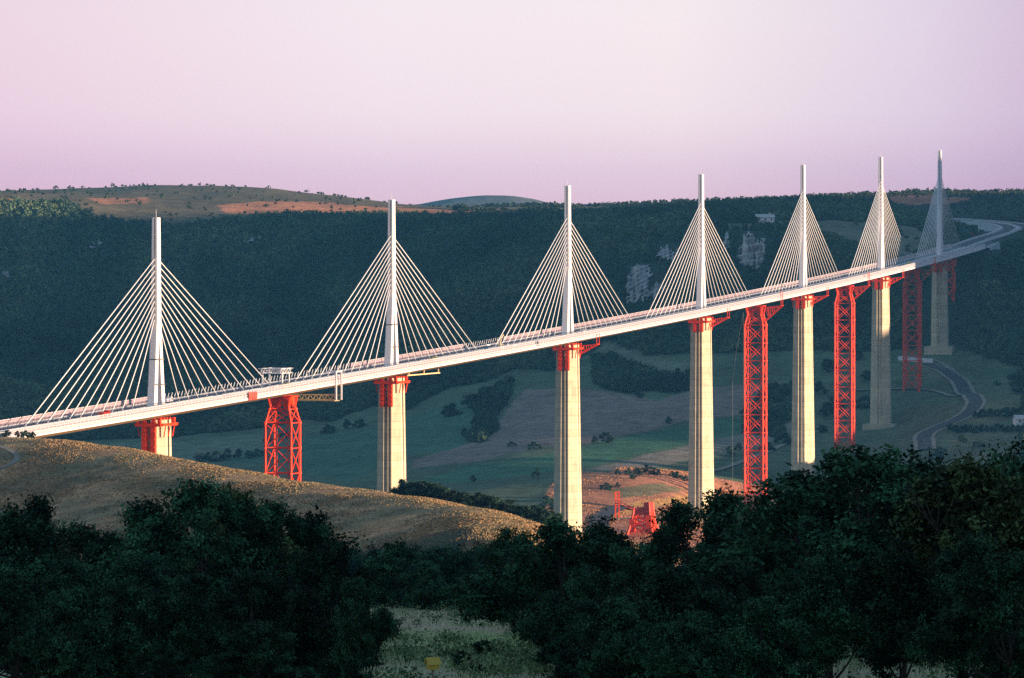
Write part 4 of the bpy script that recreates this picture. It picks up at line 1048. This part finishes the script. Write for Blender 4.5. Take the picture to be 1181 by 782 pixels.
# crest trees on the skyline
L4, G4 = 'tiny dark tree on the distant skyline', 'trees on the skyline'
for px, py, hp, d0 in [(38, 222, 3, 5350), (43, 222, 4, 5350), (145, 217, 4, 5500), (150, 217, 4, 5500), (165, 216, 6, 5500), (170, 216, 4, 5500), (221, 214, 4, 5500), (218, 214, 3, 5500), (385, 234, 5, 5350), (390, 235, 4, 5350), (422, 239, 5, 5350), (566, 246, 6, 5150), (574, 246, 8, 5150), (582, 246, 8, 5150), (560, 246, 5, 5150), (600, 246, 6, 5150), (608, 246, 7, 5150), (618, 246, 7, 5150), (630, 246, 6, 5150), (1000, 227, 7, 6200), (1004, 227, 4, 6200), (793, 240, 5, 5200)] + [(550 + 6 * k_, 248, 5 + k_ % 4, 5100) for k_ in range(16)]:
    dd = np.arange(4600, 7200, 20.0); hh_ = height((px - HX) / F * dd, dd) / dd; d0 = float(dd[np.argmax(hh_)])
    x = (px - HX) / F * d0; z = gz(x, d0); plant('skyline_tree', (x, d0, z - .5), SMALLS[r.randrange(3)], max(2.2, hp * .62 / F * d0), 1.2, r.uniform(0, 6), L4, 'tree', G4)

# ------------------------------------------------------------------ meadow grass, fence, yellow box
r4 = np.random.default_rng(21); n = 90000
Y = 150 + 270 * r4.random(n) ** .8; a = np.where(r4.random(n) < .6, 400 + 300 * r4.random(n), 870 + 311 * r4.random(n)); X = (a - HX) / F * Y; Z = height(X, Y)
h = .18 + .45 * r4.random(n) * (vnoise(X / 6, Y / 6) + .9); az = r4.random(n) * 6.28; wv = .02 + .03 * r4.random(n); lean = r4.normal(size=(n, 2)) * .12
dx, dy = np.cos(az) * wv, np.sin(az) * wv
V = np.stack([np.stack([X - dx, Y - dy, Z - .05], 1), np.stack([X + dx, Y + dy, Z - .05], 1), np.stack([X + dx * .3 + lean[:, 0], Y + dy * .3 + lean[:, 1], Z + h], 1), np.stack([X - dx * .3 + lean[:, 0], Y - dy * .3 + lean[:, 1], Z + h], 1)], 1).reshape(-1, 3)
kk = np.clip(vnoise(X / 9, Y / 16) * 1.4 + .5, 0, 1)[:, None]
col = (np.array((.40, .52, .25)) * kk + np.array((.60, .53, .40)) * (1 - kk)) * (.8 + .4 * r4.random((n, 1)))
tag(quads_mesh('meadow_grass', V, n, M['grass'], col), kind='stuff')
n = 1500; Y = 155 + 240 * r4.random(n); a = np.where(r4.random(n) < .6, 430 + 200 * r4.random(n), 900 + 240 * r4.random(n)); X = (a - HX) / F * Y; k = vnoise(X / 4 + 40, Y / 9) > .08; X, Y = X[k], Y[k]; Z = height(X, Y); rad = .2 + .35 * r4.random(len(X))
V, col = clumps(X, Y, Z + rad * .8, rad, rad * 1.5, 40, .05, (.13, .19, .09), 44, vary=.6)
tag(quads_mesh('meadow_weeds', V, len(V) // 4, M['grass'], col), kind='stuff')

def tufts(name, n, d0, d1, p0, p1, hmax, wid, ca, cb, seed, keep=None):
    q = np.random.default_rng(seed); Y = d0 + (d1 - d0) * q.random(n); X = (p0 + (p1 - p0) * q.random(n) - HX) / F * Y
    pt = vnoise(X / 22, Y / 30) * 1.2 + vnoise(X / 6 + 4, Y / 9) * .9 + .5; k = q.random(n) < np.clip(pt + .25, .08, 1)
    if keep is not None: Z = height(X, Y); k &= keep(X, Y, Z)
    X, Y, pt = X[k], Y[k], pt[k]; Z = height(X, Y); n = len(X)
    h = hmax * (.35 + .65 * q.random(n)) * np.clip(.5 + pt, .4, 1.3); az = q.random(n) * 6.28; w2 = wid * (.5 + q.random(n)); dx, dy = np.cos(az) * w2, np.sin(az) * w2; ln = q.normal(size=(n, 2)) * h[:, None] * .35
    V = np.stack([np.stack([X - dx, Y - dy, Z - .1], 1), np.stack([X + dx, Y + dy, Z - .1], 1), np.stack([X + dx * .6 + ln[:, 0], Y + dy * .6 + ln[:, 1], Z + h], 1), np.stack([X - dx * .7 + ln[:, 0], Y - dy * .7 + ln[:, 1], Z + h * .8], 1)], 1).reshape(-1, 3)
    kk = (q.random(n) < np.clip(pt, .1, .9))[:, None]; col = (np.array(ca) * kk + np.array(cb) * (1 - kk)) * (.7 + .6 * q.random((n, 1)))
    tag(quads_mesh(name, V, n, M['grass'], col), kind='stuff')
tufts('hill_grass', 230000, 1730, 2330, -40, 650, .48, .26, (.40, .26, .13), (.22, .20, .11), 31)
tufts('rough_grass', 30000, 3200, 3740, 600, 960, .6, .4, (.55, .27, .13), (.22, .16, .09), 32, keep=lambda X, Y, Z: cover(X, Y, Z)[0][:, 0] > .3)

fp = [P(380 + 9 * i, 0, 1745 - 4 * i) for i in range(26)]
root = empty('pasture_fence', (fp[0][0], fp[0][1], gz(fp[0][0], fp[0][1]))); O = tuple(root.location); tag(root, 'thin wire pasture fence on pale posts along the foot of the brown hill', 'fence')
for x, y, _ in fp:
    z = gz(x, y); mb = MB(); mb.tube((x, y, z - .3), (x + r.uniform(-.1, .1), y, z + 1.5), .11, n=5); mb.build('post', M['wood'], root, O)
mb = MB()
for v in (.6, 1.0, 1.35): mb.path([(x, y, gz(x, y) + v) for x, y, _ in fp], [.015] * len(fp), n=3)
mb.build('wire', M['cable'], root, O)

x, y = P(499, 0, 150)[:2]; z = gz(x, y); zb = P(499, 768, 150)[2]; O = (x, y, z)
root = empty('nest_box', O); tag(root, 'small faded yellow box with pitched roof on a thin post in the meadow', 'box')
fr = lambda l, u, v: (x + u * .95 - l * .3, y + u * .3 + l * .95, zb + v)
mb = MB(); mb.tube((x, y, z - .3), (x, y, zb - .05), .03, n=6); mb.build('post', M['wood'], root, O)
mb = MB(); mb.box(fr, -.13, .13, -.15, .15, -.10, .10); mb.build('box', M['ygreen'], root, O)
mb = MB()
for sd in (-1, 1):
    p = [fr(sd * .2, -.2, .04), fr(sd * .2, .2, .04), fr(0, .2, .22), fr(0, -.2, .22)]; mb.loft([p, [(a_, b_, c_ + .02) for a_, b_, c_ in p]])
mb.build('roof', M['ygreen'], root, O)

# ------------------------------------------------------------------ haze, light, camera
HAZE = 2.5e-5
if HAZE:
    x0, x1, y0, y1, z0, z1 = -4100, 4100, -1000, 14100, float(TZ.min()) - 1, max(float(TZ.max()) + 15, 120)
    V = [(x, y, z) for z in (z0, z1) for x, y in ((x0, y0), (x1, y0), (x1, y1), (x0, y1))]
    m = bpy.data.materials.new('air'); m.use_nodes = True; nt = m.node_tree; nt.nodes.clear()
    out = nt.nodes.new('ShaderNodeOutputMaterial'); pv = nt.nodes.new('ShaderNodeVolumePrincipled')
    pv.inputs['Color'].default_value = (.13, .52, .95, 1); pv.inputs['Density'].default_value = HAZE
    nt.links.new(pv.outputs[0], out.inputs['Volume'])
    tag(mesh_from('haze', V, [(3, 2, 1, 0), (4, 5, 6, 7), (0, 1, 5, 4), (1, 2, 6, 5), (2, 3, 7, 6), (3, 0, 4, 7)], m), kind='stuff')

sc = bpy.context.scene
wd = bpy.data.worlds.new('World'); sc.world = wd; wd.use_nodes = True; nt = wd.node_tree; bg = nt.nodes['Background']
sky = nt.nodes.new('ShaderNodeTexSky'); sky.sky_type = 'NISHITA'; sky.sun_disc = False
ELEV = math.atan(TANE); AZ = math.atan2(SX, SY)
sky.sun_elevation = ELEV; sky.sun_rotation = AZ; sky.altitude = 400; sky.air_density = 1.0; sky.dust_density = 1.2; sky.ozone_density = 2.0
bg.inputs['Strength'].default_value = .15
# dusk colours: the belt of Venus low down opposite the sun, blue overhead, laid over the physical sky by direction
tc = nt.nodes.new('ShaderNodeTexCoord'); sp = nt.nodes.new('ShaderNodeSeparateXYZ'); nt.links.new(tc.outputs['Generated'], sp.inputs[0])
def ramp(stops):
    r_ = nt.nodes.new('ShaderNodeValToRGB'); el = r_.color_ramp.elements
    while len(el) < len(stops): el.new(.5)
    for e_, (p_, c_) in zip(el, stops): e_.position = p_; e_.color = (*[v for v in c_], 1)
    return r_
SK = 1 / .15 / 2.05
zr = ramp([(0.0, (.84, .50, .60)), (.010, (.96, .62, .74)), (.022, (.98, .80, .86)), (.042, (.94, .82, .87)), (.12, (.36, .46, .60)), (.5, (.20, .40, .50)), (1.0, (.17, .37, .45))])
nt.links.new(sp.outputs['Z'], zr.inputs['Fac'])
xr = ramp([(.0, (.90, .77, .87)), (.36, (.97, .96, .98)), (.62, (.98, .98, .97)), (.84, (.80, .77, .88)), (1.0, (.62, .50, .70))])
mr = nt.nodes.new('ShaderNodeMapRange'); mr.inputs['From Min'].default_value = -.10; mr.inputs['From Max'].default_value = .11; nt.links.new(sp.outputs['X'], mr.inputs['Value']); nt.links.new(mr.outputs[0], xr.inputs['Fac'])
ml = nt.nodes.new('ShaderNodeVectorMath'); ml.operation = 'MULTIPLY'; nt.links.new(zr.outputs[0], ml.inputs[0]); nt.links.new(xr.outputs[0], ml.inputs[1])
sn = nt.nodes.new('ShaderNodeVectorMath'); sn.operation = 'SCALE'; sn.inputs['Scale'].default_value = SK; nt.links.new(ml.outputs[0], sn.inputs[0])
mx = nt.nodes.new('ShaderNodeMix'); mx.data_type = 'RGBA'; mx.inputs['Factor'].default_value = .88
nt.links.new(sky.outputs[0], mx.inputs['A']); nt.links.new(sn.outputs[0], mx.inputs['B']); nt.links.new(mx.outputs['Result'], bg.inputs['Color'])

sd = bpy.data.lights.new('sun', 'SUN'); sd.energy = 5.0; sd.angle = math.radians(.5); sd.color = (1.0, .72, .50)
so = bpy.data.objects.new('sun', sd); C.objects.link(so)
from mathutils import Vector
so.rotation_euler = Vector((SX * math.cos(ELEV), SY * math.cos(ELEV), math.sin(ELEV))).to_track_quat('Z', 'Y').to_euler()

cam = bpy.data.cameras.new('camera'); co = bpy.data.objects.new('camera', cam); C.objects.link(co)
co.location = (0, 0, 0); co.rotation_euler = (math.radians(90), 0, 0)
cam.sensor_width = 36; cam.lens = F / 1181 * 36; cam.shift_y = -(391 - HY) / 1181; cam.clip_start = 1; cam.clip_end = 40000
sc.camera = co
sc.view_settings.view_transform = 'Standard'; sc.view_settings.look = 'None'; sc.view_settings.gamma = 1; sc.view_settings.exposure = 1.25
sc.cycles.use_denoising = False
sc.cycles.max_bounces = 6; sc.cycles.transparent_max_bounces = 16; sc.cycles.volume_bounces = 0; sc.cycles.diffuse_bounces = 3
